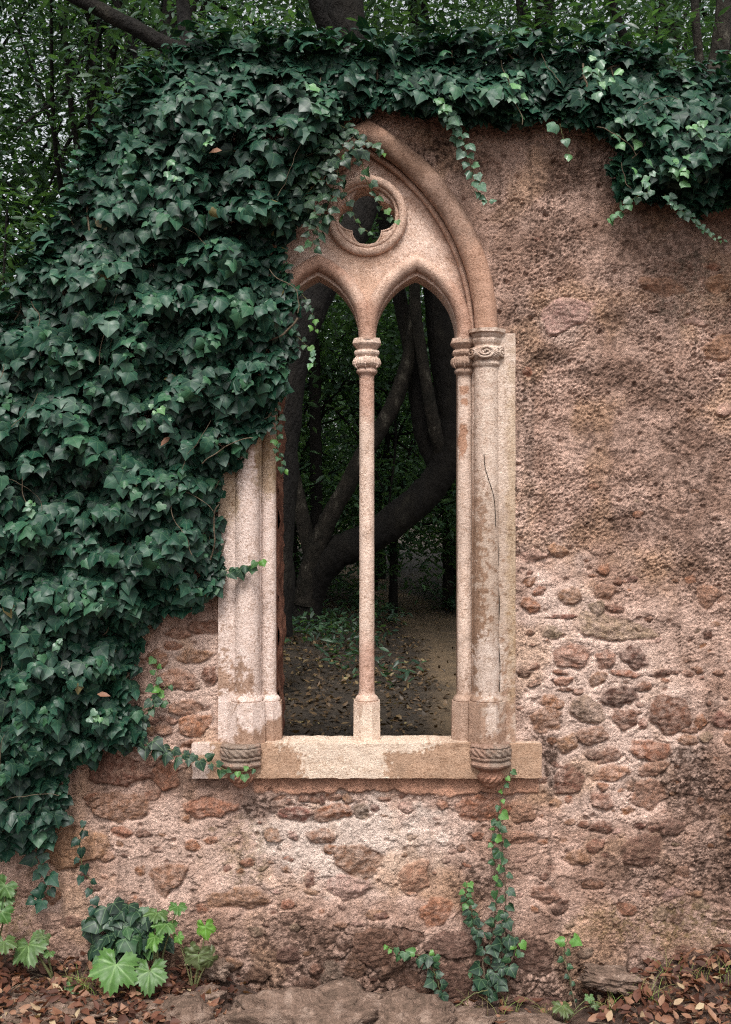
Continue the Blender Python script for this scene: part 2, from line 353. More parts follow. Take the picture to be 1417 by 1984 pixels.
# ------------------------------------------------------------------ the ruined wall
C_LIGHT = srgb(238, 208, 192); C_PLAST = srgb(220, 184, 166); C_ROUGH = srgb(184, 149, 131); C_DARK = srgb(76, 56, 46)
C_WHITE = srgb(236, 214, 200); C_GREY = srgb(120, 110, 96); C_MOSS = srgb(120, 102, 58)
TONE = {'o': srgb(168, 118, 92), 'r': srgb(138, 98, 82), 'g': srgb(160, 136, 116), 'd': srgb(104, 74, 64),
        'p': srgb(194, 158, 140), 'b': srgb(124, 94, 80), 't': srgb(166, 126, 104)}
STONES = [  # px, py, rx, ry, turn, tone
 (1029,1173,22,14,20,'o'),(1044,1145,12,8,-15,'o'),(1108,1155,26,16,10,'t'),(1171,1145,20,14,-10,'t'),(1191,1180,18,9,10,'r'),
 (1158,1175,15,13,0,'g'),(1093,1194,23,5,-3,'r'),(1070,1224,18,13,0,'g'),(1027,1226,8,7,0,'r'),(1177,1217,68,20,3,'g'),
 (1107,1270,38,24,-8,'t'),(1174,1277,17,18,0,'t'),(1230,1272,28,20,25,'d'),(1016,1303,12,10,0,'d'),(1036,1292,12,7,-20,'t'),
 (1036,1325,13,6,-10,'t'),(1085,1303,14,6,8,'r'),(1092,1320,19,9,0,'o'),(1097,1336,17,4,0,'r'),(1158,1315,20,12,-20,'t'),
 (1214,1305,30,6,5,'o'),(1281,1305,15,9,-10,'r'),(1289,1318,10,4,5,'o'),(1200,1349,35,20,-5,'d'),(1248,1330,16,10,-15,'r'),
 (1072,1359,22,12,25,'o'),(1062,1392,28,20,5,'t'),(1138,1376,36,24,35,'g'),(1148,1425,30,18,0,'t'),(1210,1392,24,23,0,'r'),
 (1299,1379,42,34,15,'r'),(1360,1400,12,14,0,'o'),(1405,1395,25,15,5,'r'),(1334,1433,18,12,0,'t'),(1367,1428,13,11,0,'g'),
 (1257,1452,45,20,4,'o'),(1098,1442,20,16,0,'t'),(1181,1465,25,12,-12,'t'),(1187,1498,34,16,-8,'t'),(1266,1488,26,14,-20,'t'),
 (1105,1511,27,27,0,'r'),(1257,1537,31,27,-30,'t'),(1164,1550,24,17,15,'t'),(1167,1524,11,8,0,'o'),(1215,1569,11,8,0,'o'),
 (1070,1435,10,8,0,'o'),(1373,1153,20,19,0,'t'),(1375,1364,5,5,0,'r'),(1258,1198,9,5,-15,'r'),(1172,1105,13,12,0,'o'),
 (1197,1127,9,8,0,'r'),(1240,1365,9,5,0,'r'),(1246,1402,10,12,0,'t'),(1340,1415,14,6,0,'r'),(1150,1462,20,10,10,'d'),(1120,1340,10,6,0,'t'),
 (940,1566,58,26,2,'o'),(1008,1572,24,22,0,'t'),(1166,1601,25,14,0,'r'),(1130,1596,11,7,0,'r'),(925,1619,12,8,0,'o'),(1004,1622,40,13,-3,'t'),
 (804,1700,30,28,-10,'t'),(847,1763,31,25,-3,'o'),(738,1773,13,8,0,'r'),(695,1665,44,27,3,'t'),(1057,1733,26,19,8,'t'),
 (1054,1698,10,8,0,'r'),(1148,1713,18,10,0,'r'),(1241,1647,32,34,0,'b'),(1241,1599,12,7,0,'r'),(1120,1660,26,16,10,'t'),(1300,1600,24,18,0,'b'),
 (728,1834,42,42,10,'b'),(783,1819,38,22,-4,'b'),(880,1829,52,27,0,'b'),(761,1875,25,22,-20,'b'),(877,1905,58,40,0,'b'),
 (806,1915,34,28,0,'b'),(1054,1945,40,18,0,'b'),(690,1870,20,30,0,'b'),(955,1900,30,40,0,'b'),(1035,1855,40,34,0,'b'),
 (399,1564,46,20,2,'o'),(574,1577,34,14,6,'r'),(646,1574,35,15,-8,'o'),(559,1552,8,7,0,'r'),(599,1547,19,9,10,'r'),
 (624,1549,7,11,5,'r'),(647,1544,14,8,0,'o'),(673,1547,11,11,0,'t'),(700,1572,14,15,20,'g'),(747,1549,13,6,0,'t'),
 (787,1564,16,10,0,'p'),(858,1557,11,10,0,'o'),(527,1616,15,13,20,'t'),(624,1621,28,15,-5,'t'),(641,1646,12,10,0,'o'),
 (567,1619,10,9,0,'p'),(599,1705,10,15,5,'r'),(675,1717,42,24,0,'p'),(458,1742,58,18,0,'t'),(559,1752,14,10,0,'o'),
 (730,1772,22,10,0,'t'),(661,1791,13,6,0,'t'),(693,1789,14,6,0,'p'),(322,1700,34,26,-5,'t'),(480,1670,12,10,0,'o'),
 (614,1880,14,18,0,'t'),(641,1885,15,24,10,'g'),(658,1920,28,12,0,'g'),(596,1915,30,22,0,'b'),(730,1935,30,12,0,'g'),
 (498,1890,26,16,0,'b'),(443,1870,18,14,0,'t'),(560,1850,22,16,0,'b'),(400,1880,22,14,0,'b'),
 (335,1251,17,8,-5,'o'),(376,1270,36,13,-5,'t'),(305,1276,20,18,0,'o'),(406,1310,14,20,0,'r'),(342,1317,36,22,0,'t'),
 (328,1395,17,8,0,'t'),(317,1412,16,14,0,'t'),(376,1405,30,22,-15,'o'),(291,1415,11,9,0,'t'),(295,1396,12,8,0,'t'),
 (360,1370,32,15,-5,'t'),(224,1490,62,30,3,'r'),(322,1503,25,30,0,'o'),(230,1561,58,28,4,'t'),(176,1544,17,7,-10,'o'),
 (180,1558,14,7,-5,'o'),(237,1612,20,11,0,'o'),(278,1615,15,7,0,'r'),(145,1639,60,32,0,'t'),(370,1440,18,8,0,'o'),
 (60,1720,36,22,0,'p'),(90,1790,30,20,0,'p'),(260,1800,30,16,0,'t'),(395,1215,30,14,0,'r'),(350,1225,26,12,0,'t'),
 (1280,554,38,18,10,'t'),(1382,517,16,7,0,'o'),(1388,550,22,18,0,'t'),(1095,608,48,26,-10,'p'),(1398,675,34,24,-30,'t'),
 (1348,623,22,9,15,'p'),(1022,720,10,9,0,'o'),(1400,796,14,13,0,'p'),(1030,1075,24,12,0,'p'),(1080,1065,22,12,20,'t'),
]
CH, CZ0 = 0.0, ZC
def zone(px, py, cx, cy, rx, ry):
    return 1 - np.sqrt(((px - cx) / rx) ** 2 + ((py - cy) / ry) ** 2)

def wall_height(x, z):
    """outward relief (metres) and colour of the wall face"""
    px = 708.5 + x * S; py = 992 - (z - ZC) * S
    rng = np.random.default_rng(5)
    streak = sstep(0.0, 0.45, fbm(x * 26, z * 1.6, 4, 171)) * sstep(0.35, 0.0, fbm(x * 3, z * 1.1, 2, 173))
    f_lo = fbm(x * 2.2, z * 2.2, 3, 1); f_mid = fbm(x * 14, z * 14, 4, 11); f_hi = fbm(x * 105, z * 120, 2, 31, 0.7)
    w1, w2, wi = worley(x * 88 + f_mid * 2.5, z * 100 + f_mid * 2.5, 3)
    crumb = sstep(0.55, 0.1, w1)
    # rough cast zone: upper right; smoother mortar lower down
    crust = sstep(-60, 120, 1150 - py + (px - 1150) * 0.25 + f_lo * 130) * sstep(930, 1000, px)
    crust = np.maximum(crust, sstep(330, 260, py))
    low = sstep(1480, 1800, py + f_lo * 120)
    right_low = sstep(1150, 1330, px + (py - 1500) * 0.4 + f_lo * 60) * sstep(1420, 1540, py)
    rough = np.clip(0.38 + crust * 0.62 + right_low * 0.5, 0, 1) * (0.45 + 0.75 * sstep(-0.25, 0.15, fbm(x * 3.5, z * 3.5, 3, 181)))
    ridg = 1 - np.abs(fbm(x * 44 + z * 12, z * 60 - x * 16, 3, 51)) * 3
    h = f_lo * 0.020 + f_mid * 0.010 + rough * (f_hi * 0.0075 + crumb * 0.0050 * (0.4 + wi) - 0.002 + np.clip(ridg, 0, 1) * 0.0032)
    # colour of render and mortar
    t = sstep(-0.25, 0.30, fbm(x * 6, z * 6, 6, 71, 0.6))
    col = mixc(np.broadcast_to(C_ROUGH, x.shape + (3,)), np.broadcast_to(C_PLAST, x.shape + (3,)), t)
    lightm = np.zeros(x.shape)
    for cx, cy, rx, ry, a in ((640,1610,250,110,1.0),(560,1680,260,80,0.6),(820,1620,120,90,0.8),(1080,1260,130,240,0.95),(1180,1380,240,250,0.85),
                              (1260,1230,160,120,0.3),(700,1700,150,60,0.7),(350,1620,220,90,0.45),(360,1330,120,170,0.6),(300,1600,200,60,0.4),(1150,1560,120,60,0.6),(1010,960,36,380,0.35),
                              (200,1760,160,60,0.45),(1090,620,60,60,0.6),(300,1700,120,60,0.4)):
        lightm = np.maximum(lightm, a * sstep(0, 0.6, zone(px, py, cx, cy, rx, ry) + 0.5 * fbm(x * 9, z * 9, 4, 81)))
    col = mixc(col, np.broadcast_to(C_LIGHT, col.shape), lightm)
    wm = sstep(0.25, 0.6, zone(px, py, 670, 1630, 290, 130) + 0.6 * fbm(x * 12, z * 12, 5, 91, 0.6)) * 0.85
    col = mixc(col, np.broadcast_to(C_WHITE, col.shape), wm)
    sand = sstep(0.05, 0.4, fbm(x * 4 + 9, z * 3.2, 4, 191)) * 0.45
    col = mixc(col, np.broadcast_to(srgb(206, 164, 128), col.shape), sand)
    # stains: damp dark bands, soot like lichen, painted shade at top right, broken into speckle
    dark = np.zeros(x.shape)
    for cx, cy, rx, ry, a in ((1180,860,130,60,0.30),(1290,760,120,50,0.34),(1180,720,90,60,0.38),(1340,900,120,130,0.34),(1230,1010,140,50,0.34),(1060,460,110,90,0.30),
                              (1250,470,180,90,0.30),(1130,330,160,90,0.34),(870,300,130,60,0.45),(1360,1060,90,120,0.3),(1000,620,60,60,0.35),(1060,690,70,26,0.5),(1220,640,110,60,0.3),
                              (1350,1520,130,110,0.62),(1400,1650,110,130,0.6),(1250,1680,150,90,0.4),(1180,1860,190,80,0.40),(640,1840,230,70,0.62),(800,1880,200,80,0.6),(960,1860,170,110,0.55),
                              (560,1800,150,50,0.45),(930,1710,70,60,0.55),(500,1560,45,40,0.6),(480,1840,120,70,0.35),(1065,1480,22,70,0.75),(1050,1430,40,14,0.6),(420,1520,60,14,0.4),
                              (1350,1780,170,60,0.38),(1060,1800,80,60,0.3),(1340,470,110,60,0.3),(380,1840,60,40,0.3)):
        dark = np.maximum(dark, a * sstep(-0.1, 0.7, zone(px, py, cx, cy, rx, ry) + 0.7 * fbm(x * 7, z * 9, 5, 101, 0.6)))
    speck = sstep(-0.22, 0.30, fbm(x * 38, z * 46, 4, 111, 0.7)); dark = np.maximum(dark, 0.34 * streak * (1 - lightm * 0.6))
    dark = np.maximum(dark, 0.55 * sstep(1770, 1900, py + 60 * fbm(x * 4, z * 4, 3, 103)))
    dark = np.maximum(dark, 0.16 * sstep(330, 240, py + 50 * fbm(x * 5, z * 5, 3, 105)) * sstep(740, 800, px))  # damp stain and painted shade together, below the wall top ivy
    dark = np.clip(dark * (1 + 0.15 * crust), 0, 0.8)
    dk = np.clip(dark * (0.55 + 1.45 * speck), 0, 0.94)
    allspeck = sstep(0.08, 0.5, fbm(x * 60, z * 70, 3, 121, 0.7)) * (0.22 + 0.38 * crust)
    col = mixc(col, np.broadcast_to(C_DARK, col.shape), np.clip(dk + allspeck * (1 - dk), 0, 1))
    # ochre lichen bloom
    och = sstep(0.0, 0.5, zone(px, py, 1290, 1790, 210, 60) + 0.5 * fbm(x * 8, z * 8, 4, 131)) * 0.5
    och = np.maximum(och, 0.5 * sstep(0, 0.4, zone(px, py, 40, 1790, 45, 110) + 0.4 * fbm(x * 10, z * 10, 3, 133)))
    och = np.maximum(och, 0.45 * sstep(0.1, 0.5, zone(px, py, 470, 1650, 80, 90) + 0.4 * fbm(x * 10, z * 10, 3, 134)))
    col = mixc(col, np.broadcast_to(C_MOSS * 1.3, col.shape), och * speck * 0.8)
    gr = 0.5 * sstep(0, 0.5, zone(px, py, 1340, 560, 110, 90) + 0.5 * fbm(x * 9, z * 9, 4, 137))
    col = mixc(col, np.broadcast_to(C_GREY, col.shape), gr * speck)
    # stones
    occ = np.zeros(x.shape); 
    stones = [(a, b, c, d, e, f, 1.0) for a, b, c, d, e, f in STONES]
    placed = [(a, b, max(c, d)) for a, b, c, d, e, f in STONES]
    for x0, x1, y0, y1, n, r0, r1 in ((1008,1417,1100,1640,150,4,13),(140,420,1200,1680,70,5,15),(-300,200,700,1800,120,10,34),(490,1000,1540,1950,70,4,12),
                                      (1417,1900,1150,1700,90,8,30),(1000,1417,1600,1850,40,6,18),(560,1000,1800,1960,36,8,20),(1000,1417,420,1100,10,5,12),(150,560,1680,1900,40,6,16)):
        for _ in range(n):
            a = rng.uniform(x0, x1); b = rng.uniform(y0, y1); r = rng.uniform(r0, r1) ** 1.0
            asp = rng.uniform(0.4, 0.85); tn = rng.choice(list('oortttgpd')) if b < 1780 else rng.choice(list('bbtrg'))
            if any((a - p) ** 2 + (b - q) ** 2 < (r * 0.85 + rr * 0.8) ** 2 for p, q, rr in placed): continue
            placed.append((a, b, r)); stones.append((a, b, r, r * asp, rng.uniform(-25, 25), tn, rng.uniform(0.35, 0.9)))
    xs0 = px[0]; ys0 = py[:, 0]
    for a, b, rx, ry, ang, tn, hh in stones:
        m = max(rx, ry) * 1.5 + 4
        i0, i1 = np.searchsorted(xs0, a - m), np.searchsorted(xs0, a + m)
        j1, j0 = len(ys0) - np.searchsorted(ys0[::-1], b - m), len(ys0) - np.searchsorted(ys0[::-1], b + m)
        if i1 <= i0 or j1 <= j0: continue
        sl = (slice(j0, j1), slice(i0, i1))
        dx = px[sl] - a; dy = py[sl] - b; sd_ = int(abs(a * 7 + b * 13)) % 9999
        dx = dx + 6.0 * fbm(px[sl] / 28, py[sl] / 28, 3, sd_) * min(1.7, rx / 13); dy = dy + 5.0 * fbm(px[sl] / 26, py[sl] / 26, 3, sd_ + 3) * min(1.7, ry / 11)
        ca, sa = math.cos(R(ang)), math.sin(R(ang))
        u = (dx * ca + dy * sa) / rx; v = (-dx * sa + dy * ca) / ry
        rs = np.random.default_rng(sd_); nk = rs.integers(5, 8); tk = np.arange(nk) / nk * 2 * np.pi + rs.normal(0, 0.22, nk) + rs.random() * 6
        rk = rs.uniform(0.80, 1.0, nk); hp = np.stack([(u * math.cos(t_) + v * math.sin(t_)) / r_ for t_, r_ in zip(tk, rk)])
        d = (np.clip(hp, 0.001, None) ** 9).sum(0) ** (1 / 9) * 0.90
        edge = min(0.22, 3.2 / min(rx, ry))
        msk = sstep(1 + edge * 0.5, 1 - edge * 0.6, d) * (1 - occ[sl])
        prof = sstep(1.02, 0.86, d)
        hm = (0.004 + 0.010 * min(1, min(rx, ry) / 20)) * hh
        fac = fbm(px[sl] / 18 + sd_, py[sl] / 13, 3, sd_ + 9)
        bed = fbm(px[sl] / 30 + sd_, py[sl] / 6, 3, sd_ + 19)
        base = f_lo[sl] * 0.016 + f_mid[sl] * 0.004
        tilt = (-v * rs.uniform(-0.3, 0.7) + u * rs.normal(0, 0.35)) * hm
        pl_ = np.min(np.stack([rs.uniform(0.9, 1.5) + rs.normal(0, 0.75) * u + rs.normal(0, 0.75) * v for _ in range(6)]), 0)
        hs_ = base + hm * prof * (0.15 + 0.95 * np.clip(pl_, 0.1, 1.5) + 0.35 * fac + 0.25 * bed) + tilt * prof + f_hi[sl] * 0.0040
        # a shrinkage groove round the stone where mortar fell away
        grv = np.exp(-((d - 1.05) / (edge * 0.9)) ** 2) * 0.010 * hh * (0.15 + 0.85 * sstep(-0.1, 0.6, v + fac))
        h[sl] = h[sl] * (1 - msk) + hs_ * msk - grv * (1 - msk)
        tcol = TONE[tn] * (0.80 + 0.45 * ((sd_ % 17) / 17)) * np.array((1.0, 1 + 0.06 * ((sd_ % 5) / 5 - 0.5), 1 + 0.22 * ((sd_ % 7) / 7 - 0.45)))
        cc = tcol[None, None] * (1 + 0.55 * fbm(px[sl] / 9, py[sl] / 7, 3, sd_ + 29))[..., None]
        dust = np.clip(0.38 + 1.3 * fbm(px[sl] / 14, py[sl] / 12, 3, sd_ + 39), 0, 0.7) * (0.6 if hh > 0.6 else 1.0)
        cc = mixc(cc, col[sl], dust); cc = mixc(cc, np.broadcast_to(C_DARK, cc.shape), np.clip(dk[sl] * 0.55, 0, 1))
        col[sl] = mixc(col[sl], cc, msk); occ[sl] = np.maximum(occ[sl], msk)
    # blockwork courses at the very foot, faint
    foot = sstep(1780, 1830, py) * sstep(560, 680, px) * sstep(1140, 1060, px)
    bw1, bw2, bid = worley(x * 9.0 + f_mid * 0.5, z * 12 + f_mid * 0.5, 77)
    gap = sstep(0.10, 0.0, bw2 - bw1)
    h = h + foot * (1 - occ) * (bid * 0.010 - gap * 0.012)
    # scalloped plaster apron left under the sill
    ed = 1530 + 5 * np.abs(np.sin(px / 11.0 + 2 * f_mid)) + 16 * fbm(x * 9, x * 0 + 3.3, 3, 141)
    ap = sstep(3, -3, py - ed) * sstep(1498, 1504, py) * sstep(488, 496, px) * sstep(1046, 1040, px)
    ap2 = sstep(1045, 1040, px) * sstep(985, 990, px) * sstep(1538, 1532, py + f_mid * 8) * sstep(1498, 1504, py)
    ap = np.maximum(ap, ap2)
    h = h * (1 - ap) + ap * (0.017 + f_mid * 0.006 + f_hi * 0.002)
    col = mixc(col, np.broadcast_to(srgb(196, 146, 120), col.shape) * (1 + 0.5 * f_mid)[..., None], ap * 0.85)
    for sd2, fr, wd, dp in ((151, 3.1, 0.010, 0.006), (153, 7.0, 0.014, 0.0035)):
        q = np.abs(fbm(x * fr + f_mid * 0.25, z * fr * 1.2, 4, sd2)); on = sstep(0.02, 0.25, fbm(x * 2.7, z * 2.7, 3, sd2 + 1))
        ck = sstep(wd, wd * 0.3, q) * on * (1 - occ) * (1 - ap); h = h - ck * dp
    flake = sstep(0.03, 0.07, fbm(x * 6 + f_hi * 0.15, z * 7, 5, 161)); h = h + flake * 0.0050 * (1 - occ) * (1 - ap); col = col * (1 + 0.10 * flake * (1 - occ))[..., None]
    # missing bits: pits
    pit = sstep(0.10, 0.03, worley(x * 7, z * 7, 201)[0]) * 0.012
    h = h - pit * (1 - occ)
    return h, np.clip(col, 0.004, 0.95)

# outline of the ruin in picture pixels (ragged, hidden by ivy) and the window hole
OUT = [(-600, 2160), (-600, 760), (-60, 715), (50, 640), (105, 545), (190, 400), (245, 290), (335, 190), (450, 158), (700, 150), (1000, 165), (1200, 175), (1417, 235), (1700, 250), (2200, 250), (2200, 2160)]
CXW = 711.0
def arch_pts(cx, hw, rise, ybase, n=24, yextra=0):
    """pointed arch polyline from left springing to right springing, in pixels"""
    Rr = (hw * hw + rise * rise) / (2 * hw); a_end = math.acos((Rr - hw) / Rr)
    right = [(cx + hw - Rr + Rr * math.cos(a_end * i / n), ybase - Rr * math.sin(a_end * i / n)) for i in range(n + 1)]
    left = [(2 * cx - p, q) for p, q in right]
    return left + right[::-1][1:], right
HOLE = [(452, 1475)] + arch_pts(CXW, 229, 378, 640)[0] + [(972, 1475)]
HOLE = [(452, 1475), (452, 640)] + arch_pts(CXW, 229, 378, 640)[0] + [(972, 640), (972, 1475)]

def build_wall():
    root = empty('ruined_wall', (0, 0.2, 0), 'ruined rubble masonry wall with flaking pink plaster, pierced by the pointed window', 'wall')
    fx = np.arange(-1.56, 1.56, 0.0040); fz = np.arange(-0.30, 3.80, 0.0040)
    gx = np.concatenate([-1.56 - np.cumsum(np.linspace(0.006, 0.03, 50))[::-1], fx, 1.56 + np.cumsum(np.linspace(0.006, 0.03, 62))])
    gz = fz
    X, Z = np.meshgrid(gx, gz); h, col = wall_height(X, Z)
    px = 708.5 + X * S; py = 992 - (Z - ZC) * S
    rag = 12 * fbm(X * 6, Z * 6, 3, 301)
    keep = in_poly(px + rag, py + rag, OUT) & ~in_poly(px, py, HOLE)
    nx, nz = len(gx), len(gz); idx = np.arange(nx * nz).reshape(nz, nx)
    kf = keep[:-1, :-1] & keep[1:, :-1] & keep[:-1, 1:] & keep[1:, 1:]
    q = np.stack([idx[:-1, :-1], idx[:-1, 1:], idx[1:, 1:], idx[1:, :-1]], -1)[kf]
    used = np.unique(q); rm = np.full(nx * nz, -1); rm[used] = np.arange(len(used))
    V = np.stack([X.ravel(), -h.ravel(), Z.ravel()], 1)[used]
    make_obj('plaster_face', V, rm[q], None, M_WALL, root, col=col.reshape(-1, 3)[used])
    # core: sides of the opening and the thickness of the wall
    mb = MB()
    T = 0.40
    def strip(pts, y0, y1, ny, amp, seed):
        p = resample(np.array([(*W(a, b), 0) for a, b in pts])[:, :2], 0.02)
        u, v = np.meshgrid(np.arange(len(p)), np.linspace(y0, y1, ny))
        Tn = np.gradient(p, axis=0); Tn /= np.linalg.norm(Tn, axis=1)[:, None]; Nn = np.stack([-Tn[:, 1], Tn[:, 0]], 1)
        s = np.arange(len(p)) * 0.02
        o = amp * fbm(s[None, :] * 9 + v * 0, v * 9 + 0 * s[None, :], 4, seed)
        x = p[None, :, 0] + o * Nn[None, :, 0]; z = p[None, :, 1] + o * Nn[None, :, 1]
        mb.add(np.stack([x.ravel(), v.ravel(), z.ravel()], 1), gridq(len(p), ny))
    inner = [(534, 1492)] + [(534, 640)] + arch_pts(CXW, 212, 352, 640)[0][3:-1] + [(914, 640), (914, 1492), (534, 1492)]
    strip(inner, 0.10, T, 16, 0.035, 401)
    strip([(a + (6 if a < 700 else -6), b + 8) for a, b in OUT[:-1]] , 0.004, T, 12, 0.02, 403)
    # back face with the hole, and a front lining behind the carved frame
    def plate(y, hole):
        o2 = [tuple(W(a, b)) for a, b in OUT]; h2 = [tuple(W(a, b)) for a, b in hole]
        vs = [Vector(p) for p in o2 + h2]; n1 = len(o2); n2 = len(h2)
        ed = [(i, (i + 1) % n1) for i in range(n1)] + [(n1 + i, n1 + (i + 1) % n2) for i in range(n2)]
        r = delaunay_2d_cdt(vs, ed, [], 0, 1e-6)
        ov = np.array([(p.x, y, p.y) for p in r[0]]); fc = np.array([f for f in r[2]])
        ctr = ov[fc].mean(1); pxx = [(a, b) for a, b in o2]; hxx = [(a, b) for a, b in h2]
        k = in_poly(ctr[:, 0], ctr[:, 2], pxx) & ~in_poly(ctr[:, 0], ctr[:, 2], hxx)
        mb.add(ov, None, fc[k])
    plate(T, inner[:-1]); plate(0.10, inner[:-1])
    def cf(V):
        t = sstep(-0.3, 0.4, fbm(V[:, 0] * 14 + V[:, 1] * 9, V[:, 2] * 14 + V[:, 1] * 9, 4, 411))
        return mixc(np.broadcast_to(srgb(120, 78, 62), V.shape), np.broadcast_to(srgb(170, 120, 98), V.shape), t)
    mb.build('wall_core', M_WALL, root, cf)
build_wall()

# ------------------------------------------------------------------ the gothic window
def fcol_base(V, base, seed=0):
    n = fbm(V[:, 0] * 12, V[:, 2] * 12 + V[:, 1] * 7, 4, 500 + seed)
    return np.broadcast_to(base, V.shape) * (1 + 0.28 * n)[:, None]
C_TAN = srgb(224, 198, 181); C_BROWN = srgb(166, 136, 117); C_CORB = srgb(158, 128, 112); C_PAINT = srgb(230, 208, 197); C_CREAM = srgb(232, 210, 190); C_OCH = srgb(176, 150, 116)
def patch(col, V, c, zones, thr=0.05, amp=0.5, sc_=14, seed=0, op=0.95):
    px = 708.5 + V[:, 0] * S; py = 992 - (V[:, 2] - ZC) * S
    m = np.full(len(V), -9.0)
    for cx, cy, rx, ry in zones: m = np.maximum(m, 1 - (np.abs((px - cx) / rx) ** 3 + np.abs((py - cy) / ry) ** 3) ** (1 / 3))
    f = m + amp * fbm(V[:, 0] * sc_ * 1.5, V[:, 2] * sc_ * 1.2, 5, 600 + seed, 0.65) + 0.30 * fbm(V[:, 0] * 75, V[:, 2] * 70, 2, 650 + seed)
    return mixc(col, np.broadcast_to(c, V.shape), sstep(-thr, thr, f) * op)
def col_right(V):
    c = fcol_base(V, C_BROWN, 1)
    c = patch(c, V, srgb(220, 196, 180), [(965, 800, 50, 190)], 0.25, 0.5, 30, 1, 0.8)
    c = patch(c, V, srgb(140, 110, 88), [(960, 1150, 60, 190)], 0.3, 0.7, 12, 2, 0.7)
    c = patch(c, V, srgb(226, 208, 192), [(975, 900, 40, 420)], 0.12, 1.6, 26, 21, 0.45)
    c = patch(c, V, srgb(226, 208, 196), [(945, 1290, 26, 60), (950, 1385, 12, 30)], 0.1, 0.8, 40, 3, 0.6)
    c = patch(c, V, C_OCH, [(995, 1020, 14, 300)], 0.4, 0.9, 12, 4, 0.5)
    return c
def col_inner_right(V):
    c = fcol_base(V, C_TAN * 0.93, 2)
    c = patch(c, V, C_BROWN, [(905, 1400, 40, 70), (905, 690, 40, 36)], 0.2, 0.5, 14, 5, 0.8)
    c = patch(c, V, srgb(160, 106, 70), [(901, 755, 9, 9), (901, 777, 7, 7), (898, 850, 8, 34)], 0.15, 0.8, 30, 6, 0.7)
    return c
def col_left(V):
    c = fcol_base(V, C_BROWN * 1.05, 3)
    c = patch(c, V, C_PAINT, [(480, 1090, 80, 205), (520, 1250, 30, 110), (440, 1385, 25, 50), (490, 1375, 30, 34), (524, 1370, 20, 26)], 0.06, 0.5, 16, 7)
    c = patch(c, V, C_OCH, [(440, 950, 26, 60), (520, 900, 24, 60)], 0.2, 0.6, 14, 8, 0.7)
    return c
def col_mull(V):
    c = fcol_base(V, C_TAN, 4)
    c = patch(c, V, C_CREAM, [(711, 1398, 40, 45)], 0.3, 0.3, 12, 9, 0.8)
    c = patch(c, V, srgb(178, 124, 102), [(711, 760, 30, 50), (711, 1300, 30, 60)], 0.5, 0.5, 12, 10, 0.5)
    return c
def col_plate(V):
    c = fcol_base(V, srgb(234, 205, 188), 5)
    px = 708.5 + V[:, 0] * S; py = 992 - (V[:, 2] - ZC) * S
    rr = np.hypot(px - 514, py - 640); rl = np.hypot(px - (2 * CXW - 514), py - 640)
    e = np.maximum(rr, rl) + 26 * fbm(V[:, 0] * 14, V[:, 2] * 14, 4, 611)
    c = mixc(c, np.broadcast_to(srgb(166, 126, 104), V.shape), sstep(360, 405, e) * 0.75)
    return patch(c, V, srgb(196, 150, 116), [(711, 480, 60, 40), (711, 570, 40, 60)], 0.5, 0.5, 12, 12, 0.5)
def col_roll(V):
    c = fcol_base(V, srgb(168, 138, 121), 6)
    c = patch(c, V, srgb(196, 154, 130), [(930, 560, 50, 90), (711, 250, 40, 20)], 0.4, 0.6, 14, 13, 0.7)
    c = patch(c, V, srgb(110, 82, 62), [(790, 300, 70, 50), (560, 380, 60, 60)], 0.4, 0.6, 14, 14, 0.5)
    return patch(c, V, C_OCH, [(570, 390, 50, 60)], 0.2, 0.5, 14, 15, 0.5)
def col_sub(V):
    c = fcol_base(V, srgb(214, 182, 163), 7)
    return patch(c, V, srgb(168, 122, 100), [(620, 520, 60, 40), (890, 600, 30, 60), (711, 620, 30, 40)], 0.4, 0.5, 14, 16, 0.6)
def col_sill(V):
    c = fcol_base(V, srgb(180, 148, 124), 8)
    c = patch(c, V, C_CREAM * 0.95, [(690, 1434, 150, 20), (668, 1475, 84, 60)], 0.04, 0.30, 11, 17)
    c = patch(c, V, C_PAINT, [(390, 1446, 24, 12), (392, 1490, 16, 20)], 0.05, 0.6, 20, 18, 0.8)
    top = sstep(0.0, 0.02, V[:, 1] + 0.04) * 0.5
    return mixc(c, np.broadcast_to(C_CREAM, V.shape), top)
def col_corb(V):
    c = fcol_base(V, C_CORB, 9)
    c = patch(c, V, srgb(140, 126, 114), [(970, 1455, 30, 20), (470, 1450, 40, 24)], 0.3, 0.7, 30, 19, 0.8)
    return patch(c, V, srgb(184, 134, 110), [(950, 1510, 40, 30), (470, 1515, 40, 30)], 0.3, 0.5, 30, 20, 0.7)
def wobble(amp=0.0012, f=18, seed=0):
    def g(V):
        V = V.copy(); n = fbm(V[:, 0] * f, V[:, 2] * f + V[:, 1] * f, 3, 700 + seed)
        V[:, 0] += n * amp; V[:, 1] += fbm(V[:, 0] * f + 5, V[:, 2] * f, 3, 720 + seed) * amp
        V[:, 2] += fbm(V[:, 0] * f, V[:, 2] * f + 9, 3, 740 + seed) * amp; return V
    return g
def zpx(py, y): return W(0, py, y)[1]

win = empty('gothic_window', (0.005, 0.05, 0.98), 'pointed pink stone window with a round pierced light above two narrow open arches', 'window')

def carved(mb, name, colf, parent, sharp=None, amp=0.0012, seed=0):
    return mb.build(name, M_CARVED, parent, colf, wobble(amp, 18, seed), smooth=True, sharp=sharp)

